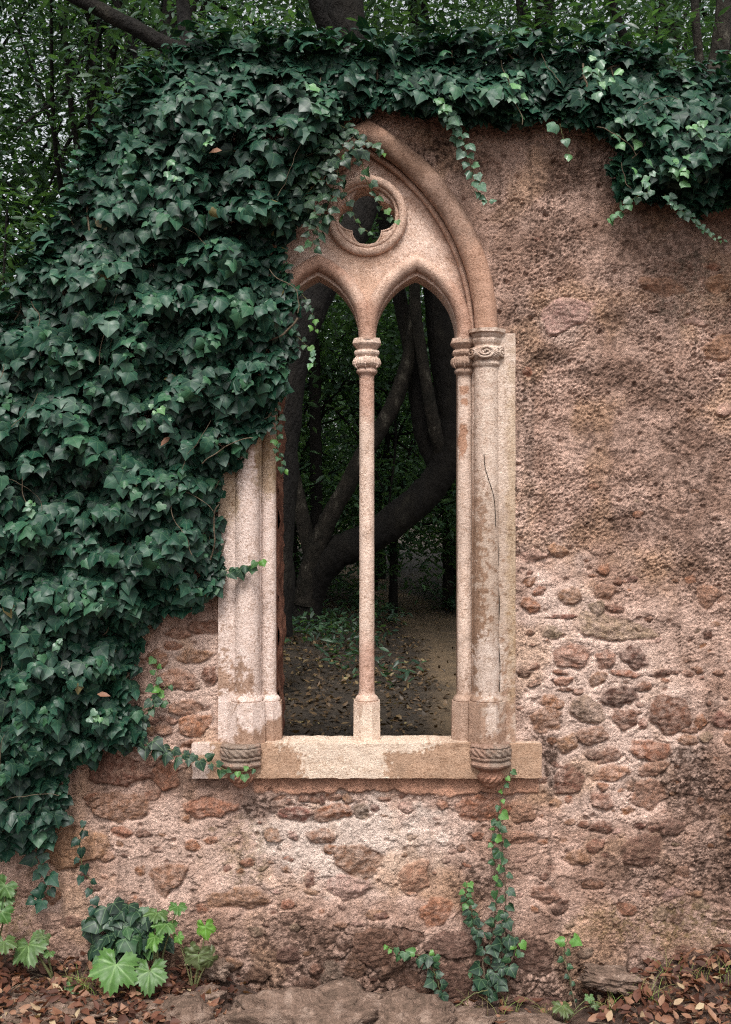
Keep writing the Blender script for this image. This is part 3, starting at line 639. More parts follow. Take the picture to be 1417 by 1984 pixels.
def colonnette(name, pxc, y, colf, scale=1.0, top=655, big=False):
    k = scale / S
    cx = W(pxc, 0, y)[0]; Z = lambda p: zpx(p, y)
    part = None
    sh = MB()
    if not big:
        lathe(sh, [(Z(1350), 15 * k), (Z(724), 14.5 * k)], cx, y, 48, False, step=0.006, caps=False)
    else:
        lathe(sh, [(Z(1350), 25.5 * k), (Z(708), 24 * k)], cx, y, 72, False, step=0.006, caps=False)
    part = carved(sh, 'column_shaft', colf, win, None, 0.0010)
    c = MB()
    if not big:
        lathe(c, [(Z(657), 25 * k), (Z(667), 28 * k), (Z(669), 27 * k), (Z(678), 19 * k), (Z(680), 21 * k)][::-1], cx, y, 48, True, step=0.004)
        lathe(c, [(Z(680), 22.5 * k), (Z(684), 25 * k), (Z(688), 24 * k), (Z(692), 20 * k), (Z(694), 19 * k)][::-1], cx, y, 48, True, step=0.004)
        def tw(th, z):
            t = (Z(693) - z) / (Z(693) - Z(714)); lob = np.abs(np.cos(th * 2)) ** 0.4
            return k * 2.4 * lob * math.sin(math.pi * min(1, max(0, t))) + k * 0.7 * np.cos(th * 28)
        lathe(c, [(Z(693), 21 * k), (Z(695), 24 * k), (Z(699), 25 * k), (Z(706), 25 * k), (Z(711), 22.5 * k), (Z(714), 18 * k)][::-1], cx, y, 84, False, step=0.002, twist=tw)
        lathe(c, [(Z(714), 18 * k), (Z(717), 20 * k), (Z(720), 21 * k), (Z(723), 20 * k), (Z(726), 17 * k), (Z(729), 14.5 * k)][::-1], cx, y, 40, step=0.003)
        # twisted cord bands over the carved bulge
        for a in (-1.05, -0.1, 0.95):
            p = []
            for t in np.linspace(0, 1, 14):
                r = (21 + 6.3 * math.sin(math.pi * t) ** 0.6) * k; p.append((cx + r * math.sin(a), y - r * math.cos(a), Z(692 + 23 * t)))
            tube(c, p, 1.5 * k * (1 + 0.35 * np.cos(np.arange(14) * 2.2)), 6)
    else:
        lathe(c, [(Z(640), 35 * k), (Z(647), 35 * k), (Z(649), 31 * k), (Z(655), 28 * k), (Z(657), 26 * k)][::-1], cx, y, 48, True, step=0.004)
        lathe(c, [(Z(657), 27 * k), (Z(661), 28.5 * k), (Z(666), 27 * k), (Z(670), 24 * k), (Z(673), 24 * k)][::-1], cx, y, 48, True, step=0.004)
        def tw(th, z):
            t = min(1, max(0, (Z(672) - z) / (Z(672) - Z(700))))
            return k * (4.0 * np.abs(np.sin(th * 2 + 0.2)) ** 0.6 * math.sin(math.pi * t) + 0.8 * np.cos(th * 22 + z * 900))
        lathe(c, [(Z(672), 24 * k), (Z(677), 29 * k), (Z(686), 31 * k), (Z(694), 29 * k), (Z(702), 23 * k)][::-1], cx, y, 96, step=0.002, twist=tw)
        lathe(c, [(Z(700), 24 * k), (Z(703), 27 * k), (Z(707), 28 * k), (Z(711), 26.5 * k), (Z(713), 24 * k)][::-1], cx, y, 44, step=0.003)
        for s0, a0, rr in ((1, -0.15, 1.0), (-1, 1.0, 0.8), (1, -1.15, 0.8)):       # scrolled leaves
            p = []; rd = []
            for t in np.linspace(0, 1, 46):
                an = t * 4.3 * math.pi * s0 + 2.6; q = 17 * (1 - t) ** 0.8 * rr
                a = a0 + q * math.cos(an) / 31.0; r = (32.5 + 2.5 * t) * k
                p.append((cx + r * math.sin(a), y - r * math.cos(a), Z(685) + q * math.sin(an) * 0.72 * k)); rd.append((2.9 - 1.4 * t) * k)
            tube(c, p, rd, 7)
    carved(c, 'capital', colf, part, 35, 0.0014)
    b = MB(); r0, r1 = (24, 19) if not big else (33, 29)
    rs = 15 if not big else 25.5
    lathe(b, [(Z(1338), rs * k), (Z(1345), (rs + 1.5) * k), (Z(1348), (r0 - 4) * k), (Z(1352), (r0 - 1.5) * k), (Z(1355), (r0 - 1) * k), (Z(1358), (r0 - 3) * k)][::-1], cx, y, 44, step=0.003)
    carved(b, 'column_base', colf, part, 40, 0.001)
    p = MB()
    lathe(p, [(Z(1439 if not big else 1440), r0 * 1.10 * k), (Z(1357), r0 * 1.06 * k)], cx, y, 64, True, step=0.01)
    carved(p, 'pedestal', colf, part, 25, 0.0014)

colonnette('mullion', 711, 0.05, col_mull)
colonnette('inner', 901, 0.05, col_inner_right)
colonnette('inner', 521, 0.05, col_left)
colonnette('outer', 943, 0.0, col_right, 1.0, big=True)
colonnette('outer', 479, 0.0, col_left, 1.0, big=True)

# flat jambs beside the columns, with the lining behind them
for side, colf in ((1, col_right), (-1, col_left)):
    m = MB(); f = lambda px, y: W(px, 0, y)[0]
    a, b2 = (962, 999) if side > 0 else (423, 460)
    xa, xb = f(a, -0.022), f(b2, -0.022)
    box(m, xa, xb, -0.022, 0.06, zpx(1438, -0.022), zpx(646, -0.022), 0.006)
    xa, xb = (f(880 + 8, 0.07), f(985, 0.07)) if side > 0 else (f(440, 0.07), f(534, 0.07))
    box(m, xa, xb, 0.062, 0.16, zpx(1440, 0.07), zpx(648, 0.07), 0.02)
    # slim shaft between the two columns
    tube(m, [(f(920 if side > 0 else 502, 0.02), 0.03, z) for z in np.linspace(zpx(1357, 0.03), zpx(660, 0.03), 120)], 0.010, 12)
    jb = carved(m, 'jamb', colf, win, 30, 0.0016)
    if side > 0:
        cr = MB(); cp = [(961, 948), (964, 975), (966, 1000), (964, 1030), (967, 1070), (965, 1120), (968, 1170), (966, 1230), (969, 1290), (968, 1340)]
        tube(cr, spline([P3(p, q, -0.0222) for p, q in cp], 5), 0.0016, 6); cr.build('crack', M_BARK, jb)
        for cpts in ([(938, 880), (940, 905), (947, 930), (951, 942), (957, 962), (960, 990), (961, 1020)],):
            cr2 = MB(); cx_ = W(943, 0, 0)[0]; q_ = spline([P3(a, b, -0.045) for a, b in cpts], 5)
            q_[:, 1] = -np.sqrt(np.clip(0.0508 ** 2 - (q_[:, 0] - cx_) ** 2, 0.0006, 1)); tube(cr2, q_, 0.0013, 6); cr2.build('crack', M_BARK, jb)

# moulded arches
def arc_sweep(mb, cx, hw, rise, ybase, y, rpx, n=60, seg=22, dy=0.0, side=(1, -1), kz=1.0, yend=None):
    for s_ in side:
        _, right = arch_pts(cx, hw, rise, ybase, n)
        pts = right if s_ > 0 else [(2 * cx - p, q) for p, q in right]
        if yend: pts = [(pts[0][0], yend)] + pts
        P = np.array([P3(a, b, y) for a, b in pts]); P = resample(P, 0.008)
        T = np.gradient(P, axis=0); T /= np.linalg.norm(T, axis=1)[:, None]
        Nn = np.cross(T, (0, 1, 0)); th = np.arange(seg) / seg * 2 * np.pi
        r = rpx / S
        V = P[:, None] + r * (np.cos(th)[None, :, None] * Nn[:, None] + kz * np.sin(th)[None, :, None] * np.array((0, -1.0, 0))[None, None])
        cw = W(cx, 0, y)[0]
        # mitre at the crown
        m = (V[..., 0] - cw) * s_ < 0
        V[..., 0] = np.where(m, cw, V[..., 0])
        last = V[-1]; tt = T[-1]; V[-1] = last + tt[None] * ((cw - last[:, 0]) / tt[0])[:, None]
        q = gridq(seg, len(P), True)
        mb.add(V.reshape(-1, 3), q if s_ > 0 else q[:, ::-1])
m = MB(); arc_sweep(m, CXW, 231, 385, 642, -0.005, 22.5, seg=28, yend=650)
carved(m, 'outer_arch_moulding', col_roll, win, None, 0.003, 3)
m = MB(); arc_sweep(m, CXW, 203, 350, 642, 0.028, 6, seg=14, kz=1.2, yend=650); arc_sweep(m, CXW, 212, 358, 642, 0.05, 12, seg=14, kz=1.0, yend=650)
carved(m, 'inner_arch_fillet', col_plate, win, None, 0.0016, 4)
for cx in (616.5, 807.5):
    m = MB(); arc_sweep(m, cx, 93.5, 141, 650, 0.03, 14.5, seg=24, kz=1.25, yend=659)
    carved(m, 'small_arch_moulding', col_sub, win, None, 0.0018, 5)

# tracery plate
def plate_mesh(name, outer, holes, yf, yb, step, colf, parent, cham=0.0):
    o2 = [tuple(W(a, b, yf)) for a, b in outer]; hs2 = [[tuple(W(a, b, yf)) for a, b in h] for h in holes]
    loops = [resample(np.array(l + [l[0]]), step)[:-1] for l in [o2] + hs2]
    vs = []; ed = []
    for l in loops:
        n0 = len(vs); vs += [tuple(p) for p in l]; ed += [(n0 + i, n0 + (i + 1) % len(l)) for i in range(len(l))]
    nb = len(vs)
    a = np.array(o2); gx, gz = np.meshgrid(np.arange(a[:, 0].min(), a[:, 0].max(), step), np.arange(a[:, 1].min(), a[:, 1].max(), step))
    gx = gx.ravel(); gz = gz.ravel(); k = in_poly(gx, gz, o2)
    for h in hs2: k &= ~in_poly(gx, gz, h)
    bd = np.array(vs); g = np.stack([gx[k], gz[k]], 1)
    d = np.min(np.hypot(g[:, None, 0] - bd[None, :, 0], g[:, None, 1] - bd[None, :, 1]), 1); g = g[d > step * 0.5]
    r = delaunay_2d_cdt([Vector(p) for p in vs] + [Vector(p) for p in g], ed, [], 0, 1e-7)
    ov = np.array([(p.x, p.y) for p in r[0]]); fc = np.array(r[2]); c = ov[fc].mean(1)
    k = in_poly(c[:, 0], c[:, 1], o2)
    for h in hs2: k &= ~in_poly(c[:, 0], c[:, 1], h)
    fc = fc[k]; mb = MB()
    mb.add(np.stack([ov[:, 0], np.full(len(ov), yf), ov[:, 1]], 1), None, fc)
    mb.add(np.stack([ov[:, 0], np.full(len(ov), yb), ov[:, 1]], 1), None, fc[:, ::-1])
    for l in loops:
        ny = 8; ys = np.linspace(yf, yb, ny)
        V = np.stack([np.tile(l[:, 0], ny), np.repeat(ys, len(l)), np.tile(l[:, 1], ny)], 1)
        mb.add(V, gridq(len(l), ny, True))
    return carved(mb, name, colf, parent, 40, 0.0012, 6)
def sub_open(cx, hw=79, rise=118): return arch_pts(cx, hw, rise, 652, 20)[0]
main = arch_pts(CXW, 222, 370, 640, 40)[0]
outer = main + [(933, 664)] + [(889, 664)] + sub_open(807.5)[::-1] + [(728, 664), (694, 664)] + sub_open(616.5)[::-1] + [(535, 664), (489, 664)]
th = np.arange(72) / 72 * 2 * np.pi
circ = lambda r, cx=711, cy=418: [(cx + r * math.cos(t), cy + r * math.sin(t)) for t in th]
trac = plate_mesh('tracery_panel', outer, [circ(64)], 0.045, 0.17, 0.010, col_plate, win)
quat = []
for t in np.arange(144) / 144 * 2 * np.pi:
    ph = (t + np.pi / 4) % (np.pi / 2) - np.pi / 4; dd, rr = 29, 27.5
    quat.append((711 + (dd * math.cos(ph) + math.sqrt(rr * rr - (dd * math.sin(ph)) ** 2)) * math.cos(t), 418 + (dd * math.cos(ph) + math.sqrt(rr * rr - (dd * math.sin(ph)) ** 2)) * math.sin(t)))
plate_mesh('quatrefoil_disc', circ(66), [quat], 0.062, 0.19, 0.007, col_plate, trac)
m = MB()
def ring(mb, Rp, rp, y, cy=418, k=1.0):
    x0, z0 = W(711, cy, y); n, s2 = 120, 16
    a = np.arange(n) / n * 2 * np.pi; b = np.arange(s2) / s2 * 2 * np.pi
    A, B = np.meshgrid(a, b, indexing='ij'); rr = Rp / S + rp / S * np.cos(B)
    V = np.stack([x0 + rr * np.cos(A), y - k * rp / S * np.sin(B), z0 + rr * np.sin(A)], -1).reshape(-1, 3)
    i, j = np.meshgrid(np.arange(n), np.arange(s2), indexing='ij'); i = i.ravel(); j = j.ravel()
    mb.add(V, np.stack([i * s2 + j, ((i + 1) % n) * s2 + j, ((i + 1) % n) * s2 + (j + 1) % s2, i * s2 + (j + 1) % s2], 1))
ring(m, 71, 8.5, 0.036); ring(m, 60, 4.5, 0.050, k=1.3)
def quat_rim(mb):
    p = np.array([P3(a, b, 0.062) for a, b in quat + quat[:1]]); c = P3(711, 418, 0.062)
    p = c + (p - c) * 1.06; tube(mb, resample(p, 0.006), 0.003, 8)
quat_rim(m)
carved(m, 'roundel_ring', col_sub, trac, None, 0.001, 7)

# sill and corbels
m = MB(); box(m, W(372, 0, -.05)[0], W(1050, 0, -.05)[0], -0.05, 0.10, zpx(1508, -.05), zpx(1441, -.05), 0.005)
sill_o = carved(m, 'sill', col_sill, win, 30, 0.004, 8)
for pxc in (950, 468):
    y = -0.035; cx = W(pxc, 0, y)[0]; Z = lambda p: zpx(p, y); k = 1 / S
    m = MB()
    lathe(m, [(Z(1438), 36 * k), (Z(1441), 38.5 * k), (Z(1443), 38.5 * k)][::-1], cx, y, 64, True, step=0.003)
    tw = lambda th, z: k * 1.1 * np.sin(th * 16 + (z - Z(1452)) * 260)
    lathe(m, [(Z(1443), 36 * k), (Z(1448), 39 * k), (Z(1457), 39 * k), (Z(1462), 36 * k)][::-1], cx, y, 120, True, step=0.002, twist=tw)
    lathe(m, [(Z(1462), 36 * k), (Z(1463), 38.5 * k), (Z(1466), 38.5 * k), (Z(1467), 35 * k), (Z(1470), 34 * k), (Z(1472), 36.5 * k), (Z(1477), 39 * k), (Z(1481), 37.5 * k), (Z(1485), 32 * k), (Z(1489), 24 * k), (Z(1493), 20 * k)][::-1], cx, y, 64, True, step=0.003)
    tw2 = lambda th, z: k * 1.6 * np.sin(th * 13 - (z - Z(1505)) * 230)
    lathe(m, [(Z(1491), 20 * k), (Z(1496), 25 * k), (Z(1503), 26.5 * k), (Z(1510), 23 * k), (Z(1516), 16 * k)][::-1], cx, y, 110, step=0.002, twist=tw2)
    lathe(m, [(Z(1515), 14 * k), (Z(1518), 15.5 * k), (Z(1522), 13 * k), (Z(1526), 6 * k), (Z(1528), 1 * k)][::-1], cx, y, 40, step=0.003)
    carved(m, 'corbel', col_corb, win, 40, 0.0014, 9)
#@@REST
for o in sc.objects:
    if o.name in ('ruined_wall', 'gothic_window'): o['kind'] = 'thing'

# ------------------------------------------------------------------ ground
def gz(x, y):
    px = 708.5 + np.asarray(x) * S; y = np.asarray(y)
    f = np.interp(px, [-900, 0, 300, 440, 560, 1100, 1200, 1417, 1700, 2600], [0.2, 0.15, 0.10, 0.05, -0.05, -0.04, 0.05, 0.19, 0.28, 0.3])
    f = f * np.clip(1 + y * 0.6, 0.2, 1) + 0.02 * fbm(x * 3, y * 3 + 5, 3, 801) - 0.04 * np.clip(-y, 0, 1)
    b = 0.55 + 0.07 * fbm(x * 0.5, y * 0.5, 3, 803) + 0.02 * fbm(x * 3, y * 3, 3, 805) + 0.010 * np.clip(y - 10, 0, 100)
    b = b + 0.16 * sstep(0.9, -1.2, x) * sstep(2, 5, y)
    t = sstep(0.04, 0.36, y); return f * (1 - t) + b * t
def path_mask(x, y):
    c = np.interp(y, [0, 3, 5, 7.5, 9, 12, 20, 30], [1.35, 1.25, 1.05, 0.95, 0.75, 0.35, -0.6, -2]); hw = 0.42 + 0.16 * fbm(x * 1.2, y * 1.2, 3, 811)
    return sstep(0.16, -0.1, np.abs(x - c) - hw - np.clip((6 - y) * 0.1, 0, 0.4)) * sstep(0.5, 1.0, y)
far = np.cumsum(np.geomspace(0.05, 22, 40))
gxs = np.concatenate([-2.4 - far[::-1], np.arange(-2.4, 2.4, 0.025), 2.4 + far])
gys = np.concatenate([-1.2 - far[::-1], np.arange(-1.2, 0.5, 0.02), np.arange(0.5, 9, 0.04), 9 + far])
X, Y = np.meshgrid(gxs, gys); Zg = gz(X, Y) + 0.006 * fbm(X * 20, Y * 20, 2, 815)
pm = path_mask(X, Y)
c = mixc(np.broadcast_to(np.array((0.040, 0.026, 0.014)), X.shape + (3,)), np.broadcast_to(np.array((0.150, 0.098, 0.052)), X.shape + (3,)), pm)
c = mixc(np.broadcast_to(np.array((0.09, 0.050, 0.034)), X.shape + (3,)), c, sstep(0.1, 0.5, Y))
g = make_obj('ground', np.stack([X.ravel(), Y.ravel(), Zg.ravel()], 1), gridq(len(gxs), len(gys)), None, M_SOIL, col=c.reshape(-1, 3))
tag(g, kind='structure')

# ------------------------------------------------------------------ leaves
def leaf_ivy():
    half = [(0.10, -0.10), (0.28, -0.15), (0.47, -0.08), (0.50, 0.05), (0.50, 0.18), (0.62, 0.34), (0.46, 0.45), (0.33, 0.55), (0.21, 0.72), (0.09, 0.87)]
    mid = [(0, 0.0)] + [(0, max(0.02, y * 0.98)) for x, y in half[3:]] + [(0, 0.98)]
    # columns: midrib, half width, outline
    ys_mid = [0.0, 0.01, 0.02, 0.10, 0.22, 0.34, 0.46, 0.57, 0.76, 0.92]
    V = []; F = []
    for i, (x, y) in enumerate(half):
        V += [(-x, y), (-x * 0.5, (y + ys_mid[i]) / 2), (0, ys_mid[i]), (x * 0.5, (y + ys_mid[i]) / 2), (x, y)]
    tip = len(V); V.append((0, 0.98))
    n = len(half)
    for i in range(n - 1):
        for j in range(4):
            a = i * 5 + j; F.append((a, a + 1, a + 6, a + 5))
    T = [((n - 1) * 5 + j, (n - 1) * 5 + j + 1, tip) for j in range(4)]
    V = np.array(V); x, y = V[:, 0], V[:, 1]
    z = 0.09 * np.abs(x) - 0.42 * x * x - 0.20 * (y - 0.25) ** 2 + 0.02 * np.sin(y * 14) * np.abs(x) * 2
    return np.stack([x, y, z], 1), np.array(F), np.array(T)
def leaf_laurel(w=0.17):
    V = np.array([(0, 0, 0), (-w, 0.35, 0.03), (w, 0.35, 0.03), (0, 0.4, -0.01), (-w * 0.75, 0.7, 0.0), (w * 0.75, 0.7, 0.0), (0, 1.0, -0.10)])
    return V, np.array([(1, 3, 6, 4), (3, 2, 5, 6)]), np.array([(0, 3, 1), (0, 2, 3)])
def leaf_round(lobes=7, teeth=3, depth=0.16, seed=0):
    rng = np.random.default_rng(seed); n = lobes * teeth * 2
    a = np.linspace(-2.75, 2.75, n + 1)
    r = 0.55 * (1 - depth * (1 - np.abs(np.cos(a * lobes / 5.5 * math.pi / 1.0))) - 0.15 * (np.arange(n + 1) % 2)) * (0.92 + 0.1 * rng.random(n + 1)) * (1 + 0.15 * np.cos(a))
    rings = [0.2, 0.4, 0.6, 0.8, 1.0]; V = [(0, 0)]; F = []; T = []
    for q in rings:
        for A, rr in zip(a, r): V.append((rr * q * math.sin(A), rr * q * math.cos(A)))
    m = n + 1
    for i in range(n): T.append((0, 1 + i, 2 + i))
    for k in range(4):
        for i in range(n): F.append((1 + k * m + i, 1 + (k + 1) * m + i, 2 + (k + 1) * m + i, 2 + k * m + i))
    V = np.array(V); x, y = V[:, 0], V[:, 1]; A = np.arctan2(x, y); rr = np.hypot(x, y)
    rp = 0.06 * np.sin(A * lobes * 2.3 + seed) * rr * rr * 3
    z = 0.09 * fbm(x * 4.5 + seed, y * 4.5, 3, seed + 40) + rp * 0.6 + 0.025 * np.cos(A * lobes / 5.5 * 2 * math.pi) * rr - 0.35 * rr * rr + 0.10 * rr
    return np.stack([x, y, z], 1), np.array(F), np.array(T)
def leaf_ivy_old():
    V, F, T = leaf_ivy(); W2 = V.copy(); a = [(0.10, -0.06), (0.24, -0.10), (0.38, -0.06), (0.46, 0.06), (0.49, 0.18), (0.46, 0.32), (0.40, 0.45), (0.32, 0.58), (0.21, 0.74), (0.09, 0.89)]
    h = V[4::5][:10]
    for i, (x, y) in enumerate(a):
        for j, q in ((0, -1), (1, -0.5), (3, 0.5), (4, 1)):
            k = i * 5 + j; my = V[i * 5 + 2, 1]; W2[k, 0] = x * q; W2[k, 1] = y if abs(q) == 1 else (y + my) / 2
    return W2
IVY_OLD = leaf_ivy_old()
IVY, LAUREL, DRYL = leaf_ivy(), leaf_laurel(), leaf_laurel(0.24)

def frames(nrm, tip):
    nrm = nrm / np.linalg.norm(nrm, axis=1)[:, None]
    tip = tip - (tip * nrm).sum(1)[:, None] * nrm; tip /= np.linalg.norm(tip, axis=1)[:, None] + 1e-9
    return np.stack([np.cross(tip, nrm), tip, nrm], 2)
def add_leaves(mb, leaf, pos, Rm, s, rnd, rng, curl=0.0):
    V, F, T = leaf; n = len(pos); nv = len(V)
    s = np.broadcast_to(s, (n,)); B = np.repeat(V[None], n, 0).copy()
    if nv == len(IVY_OLD) and leaf is IVY: tq = (rng.random((n, 1, 1)) ** 1.3); B = B * (1 - tq) + IVY_OLD[None] * tq; B[..., 0] *= rng.uniform(0.8, 1.12, (n, 1))
    if curl:
        k = rng.normal(0, curl, (n, 1)); k2 = rng.normal(0, curl, (n, 1))
        B[..., 2] += k * B[..., 0] ** 2 * 2 + k2 * (B[..., 1] - 0.4) ** 2 + rng.normal(0, curl * 0.5, (n, 1)) * B[..., 0] * B[..., 1]
        B[..., 0] *= rng.uniform(0.85, 1.15, (n, 1))
    Wv = np.einsum('nij,nvj->nvi', Rm, B * s[:, None, None]) + pos[:, None]
    off = (np.arange(n) * nv)[:, None, None]
    mb.add(Wv.reshape(-1, 3), (F[None] + off).reshape(-1, 4) if len(F) else None, (T[None] + off).reshape(-1, 3) if len(T) else None,
           rnd=np.repeat(rnd, nv), leafuv=np.tile(V, (n, 1)))

# ---- masses of ivy on the wall
IVY_L = [(-520,760),(-300,700),(-60,640),(20,612),(50,560),(62,500),(112,455),(150,380),(185,300),(212,245),(255,190),(325,120),(360,88),(450,92),(560,84),(640,95),(700,92),(742,100),
         (742,214),(690,236),(672,262),(650,285),(640,310),(634,345),(616,372),(600,420),(574,455),(556,492),(562,530),(582,580),(578,640),(565,700),(548,760),(534,830),
         (500,862),(470,900),(428,930),(425,1000),(438,1050),(428,1090),(424,1150),(380,1192),(300,1200),(268,1250),(275,1310),(245,1360),(283,1438),(205,1470),(150,1480),(128,1530),(148,1590),
         (90,1640),(30,1662),(-40,1650),(-520,1700)]
IVY_R = [(742,95),(780,108),(860,92),(960,105),(1080,98),(1150,118),(1250,120),(1330,165),(1417,182),(1560,190),(1800,200),(1800,380),(1560,440),(1417,402),(1385,428),(1340,425),(1300,396),(1240,385),(1203,395),
         (1188,345),(1206,300),(1160,262),(1090,236),(1040,240),(1000,250),(930,252),(850,236),(790,232),(742,214)]
def ivy_mass(mb, poly, n, seed, tmin=0.05, tmax=0.24, smin=0.026, smax=0.066, edge=9):
    rng = np.random.default_rng(seed); pl = np.array(poly)
    P = []; tot = 0
    while tot < n:
        a = rng.uniform(pl[:, 0].min() - 10, pl[:, 0].max() + 10, n); b = rng.uniform(pl[:, 1].min() - 10, pl[:, 1].max() + 10, n)
        q = in_poly(a + edge * fbm(a / 40, b / 40, 2, seed) * 2, b + edge * fbm(a / 33, b / 37, 2, seed + 2) * 2, poly)
        q &= ~((fbm(a / 46, b / 38, 3, seed + 12) > 0.30) & (rng.random(n) < 0.85))
        P.append(np.stack([a[q], b[q]], 1)); tot += q.sum()
    P = np.concatenate(P)[:n]; px, py = P.T
    px, py = px, py - 14
    cl = fbm(px / 95, py / 70, 4, seed + 5) + 0.22 * fbm(px / 60, py / 19, 2, seed + 8)
    # distance to the outline -> the mass thins out toward its hanging edges
    e = np.full(n, 1e9)
    for (x0, y0), (x1, y1) in zip(poly, poly[1:] + poly[:1]):
        dx, dy = x1 - x0, y1 - y0; t = np.clip(((px - x0) * dx + (py - y0) * dy) / (dx * dx + dy * dy + 1e-9), 0, 1)
        e = np.minimum(e, np.hypot(px - x0 - t * dx, py - y0 - t * dy))
    T = (tmin + (tmax - tmin) * np.clip(0.5 + cl * 1.5, 0, 1)) * sstep(-20, 110, e) + 0.02
    shell = rng.choice([0, 1], n, p=[0.55, 0.45])
    u = np.where(shell == 0, rng.uniform(0.78, 1.08, n), rng.uniform(0.1, 0.8, n))
    y = -0.035 - T * u
    pos = np.stack([(px - 708.5) / S * (D + y) / D, y, ZC + (992 - py) / S * (D + y) / D], 1)
    up = rng.uniform(0.15, 1.1, n)
    g0 = fbm(px / 95, py / 70, 4, seed + 5); gx_ = fbm(px / 95 + 0.1, py / 70, 4, seed + 5) - g0; gy_ = fbm(px / 95, py / 70 + 0.1, 4, seed + 5) - g0
    nrm = np.stack([rng.normal(0, 0.25, n) - gx_ * 5, -np.ones(n), up + gy_ * 4], 1) + rng.normal(0, 0.14, (n, 3))
    ang = rng.normal(0, 0.6, n); tip = np.stack([np.sin(ang), -0.45 + 0 * ang, -np.cos(ang)], 1)
    s = rng.uniform(0, 1, n) ** 0.8 * (smax - smin) + smin; s = np.where(e < 25, s * 0.85, s); s = np.where(rng.random(n) < 0.12, s * 0.55, s)
    rnd = np.clip(0.48 + 0.75 * cl + rng.normal(0, 0.17, n), 0, 0.93); rnd[rng.random(n) < 0.0025] = 1.0
    rnd = np.where((s < 0.035), np.clip(rnd + 0.35, 0, 0.96), rnd)
    add_leaves(mb, IVY, pos, frames(nrm, tip), s, rnd, rng, 0.22)
    return pos, T, rng
def ivy_crest(mb, pts, n, seed, y0=-0.14, y1=0.5):
    """leaves spilling over the top edge of the wall"""
    rng = np.random.default_rng(seed); p = resample(np.array(pts, float), 4)
    q = p[rng.integers(0, len(p), n)]; y = rng.uniform(y0, y1, n)
    lift = rng.uniform(-0.03, 0.15, n) * (0.6 + 0.8 * fbm(q[:, 0] / 60, y * 5, 3, seed))
    hump = 0.05 * np.cos((y - 0.1) * 3)
    pos = np.stack([(q[:, 0] + rng.normal(0, 12, n) - 708.5) / S, y, ZC + (992 - q[:, 1]) / S + lift + hump - 0.05], 1)
    nrm = np.stack([rng.normal(0, 0.5, n), rng.normal(-0.45, 0.4, n), np.ones(n)], 1)
    tip = np.stack([rng.normal(0, 0.8, n), rng.normal(-0.8, 0.5, n), rng.normal(-0.4, 0.4, n)], 1)
    add_leaves(mb, IVY, pos, frames(nrm, tip), rng.uniform(0.03, 0.07, n), np.clip(rng.normal(0.55, 0.22, n), 0, 0.95), rng, 0.35)
def ivy_stems(poly, n, seed, depth=0.05, length=160, r=0.0028, mb=None, y0=-0.03):
    rng = np.random.default_rng(seed); mb = mb or MB(); pl = np.array(poly); k = 0
    while k < n:
        a = rng.uniform(pl[:, 0].min(), pl[:, 0].max()); b = rng.uniform(pl[:, 1].min(), pl[:, 1].max())
        if not in_poly(np.array([a]), np.array([b]), poly)[0]: continue
        pts = []; h = rng.uniform(-2.4, -0.7); y = y0 - rng.random() * depth
        for i in range(int(length / 14)):
            if not in_poly(np.array([a]), np.array([b]), poly)[0]: break
            pts.append(P3(a, b, y)); h += rng.normal(0, 0.25); a += 14 * math.cos(h); b += 14 * math.sin(h); y = np.clip(y + rng.normal(0, 0.008), y0 - depth * 2.2, y0)
        if len(pts) > 3: tube(mb, spline(pts, 3), r * rng.uniform(0.5, 1.5), 6)
        k += 1
    return mb

r1 = empty('ivy_curtain', (-1.0, -0.05, 0.6), 'thick dark green ivy curtain smothering the left half of the ruined wall', 'ivy')
m = MB(); ivy_mass(m, IVY_L, 18500, 31)
ivy_crest(m, [(-60,700),(20,640),(62,540),(112,480),(150,400),(212,270),(255,215),(325,145),(360,112),(450,112),(560,104),(640,112),(742,112)], 2300, 33)
m.build('ivy_leaves', M_IVY, r1)
ivy_stems(IVY_L, 34, 36, 0.05, 130, 0.0013, ivy_stems(IVY_L, 190, 35), -0.20).build('ivy_stems', M_STEM, r1)['kind'] = 'stuff'
m = MB(); rng = np.random.default_rng(77)
def sprig(mb, px, py, y, n, rng, s=0.035, spread=22):
    a = px + rng.normal(0, spread * 0.5, n); b = py + rng.normal(0, spread * 0.6, n)
    pos = np.array([P3(i, j, y - rng.uniform(0, 0.02)) for i, j in zip(a, b)])
    add_leaves(mb, IVY, pos, frames(np.stack([rng.normal(0, .3, n), -np.ones(n), rng.uniform(0.2, 0.9, n)], 1), np.stack([rng.normal(0, .7, n), -0.4 * np.ones(n), -np.ones(n)], 1)),
               rng.uniform(0.6, 1.2, n) * s, rng.uniform(0.2, 0.9, n), rng, 0.3)
for px, py, y in ((305,800,-.27),(115,1240,-.24),(185,1390,-.22),(70,1400,-.22),(400,270,-.27),(330,330,-.25),(60,975,-.25),(600,690,-.08)):
    sprig(m, px, py, y, 5, rng, 0.028, 15)
m.build('young_leaves', M_IVYNEW, r1)
m = MB()
for px, py in ((330,845),(262,930),(330,1050),(188,1345),(430,290)):
    nrm = rng.normal(0, 1, 3) * 0.5 + np.array((0, -1, 0.3))
    add_leaves(m, DRYL, np.array([P3(px, py, -0.24)]), frames(nrm[None], rng.normal(0, 1, (1, 3)) + np.array([[0, 0, -1.0]])), 0.05, rng.uniform(0.75, 1, 1), rng, 0.6)
m.build('withered_leaves', M_DRY, r1)

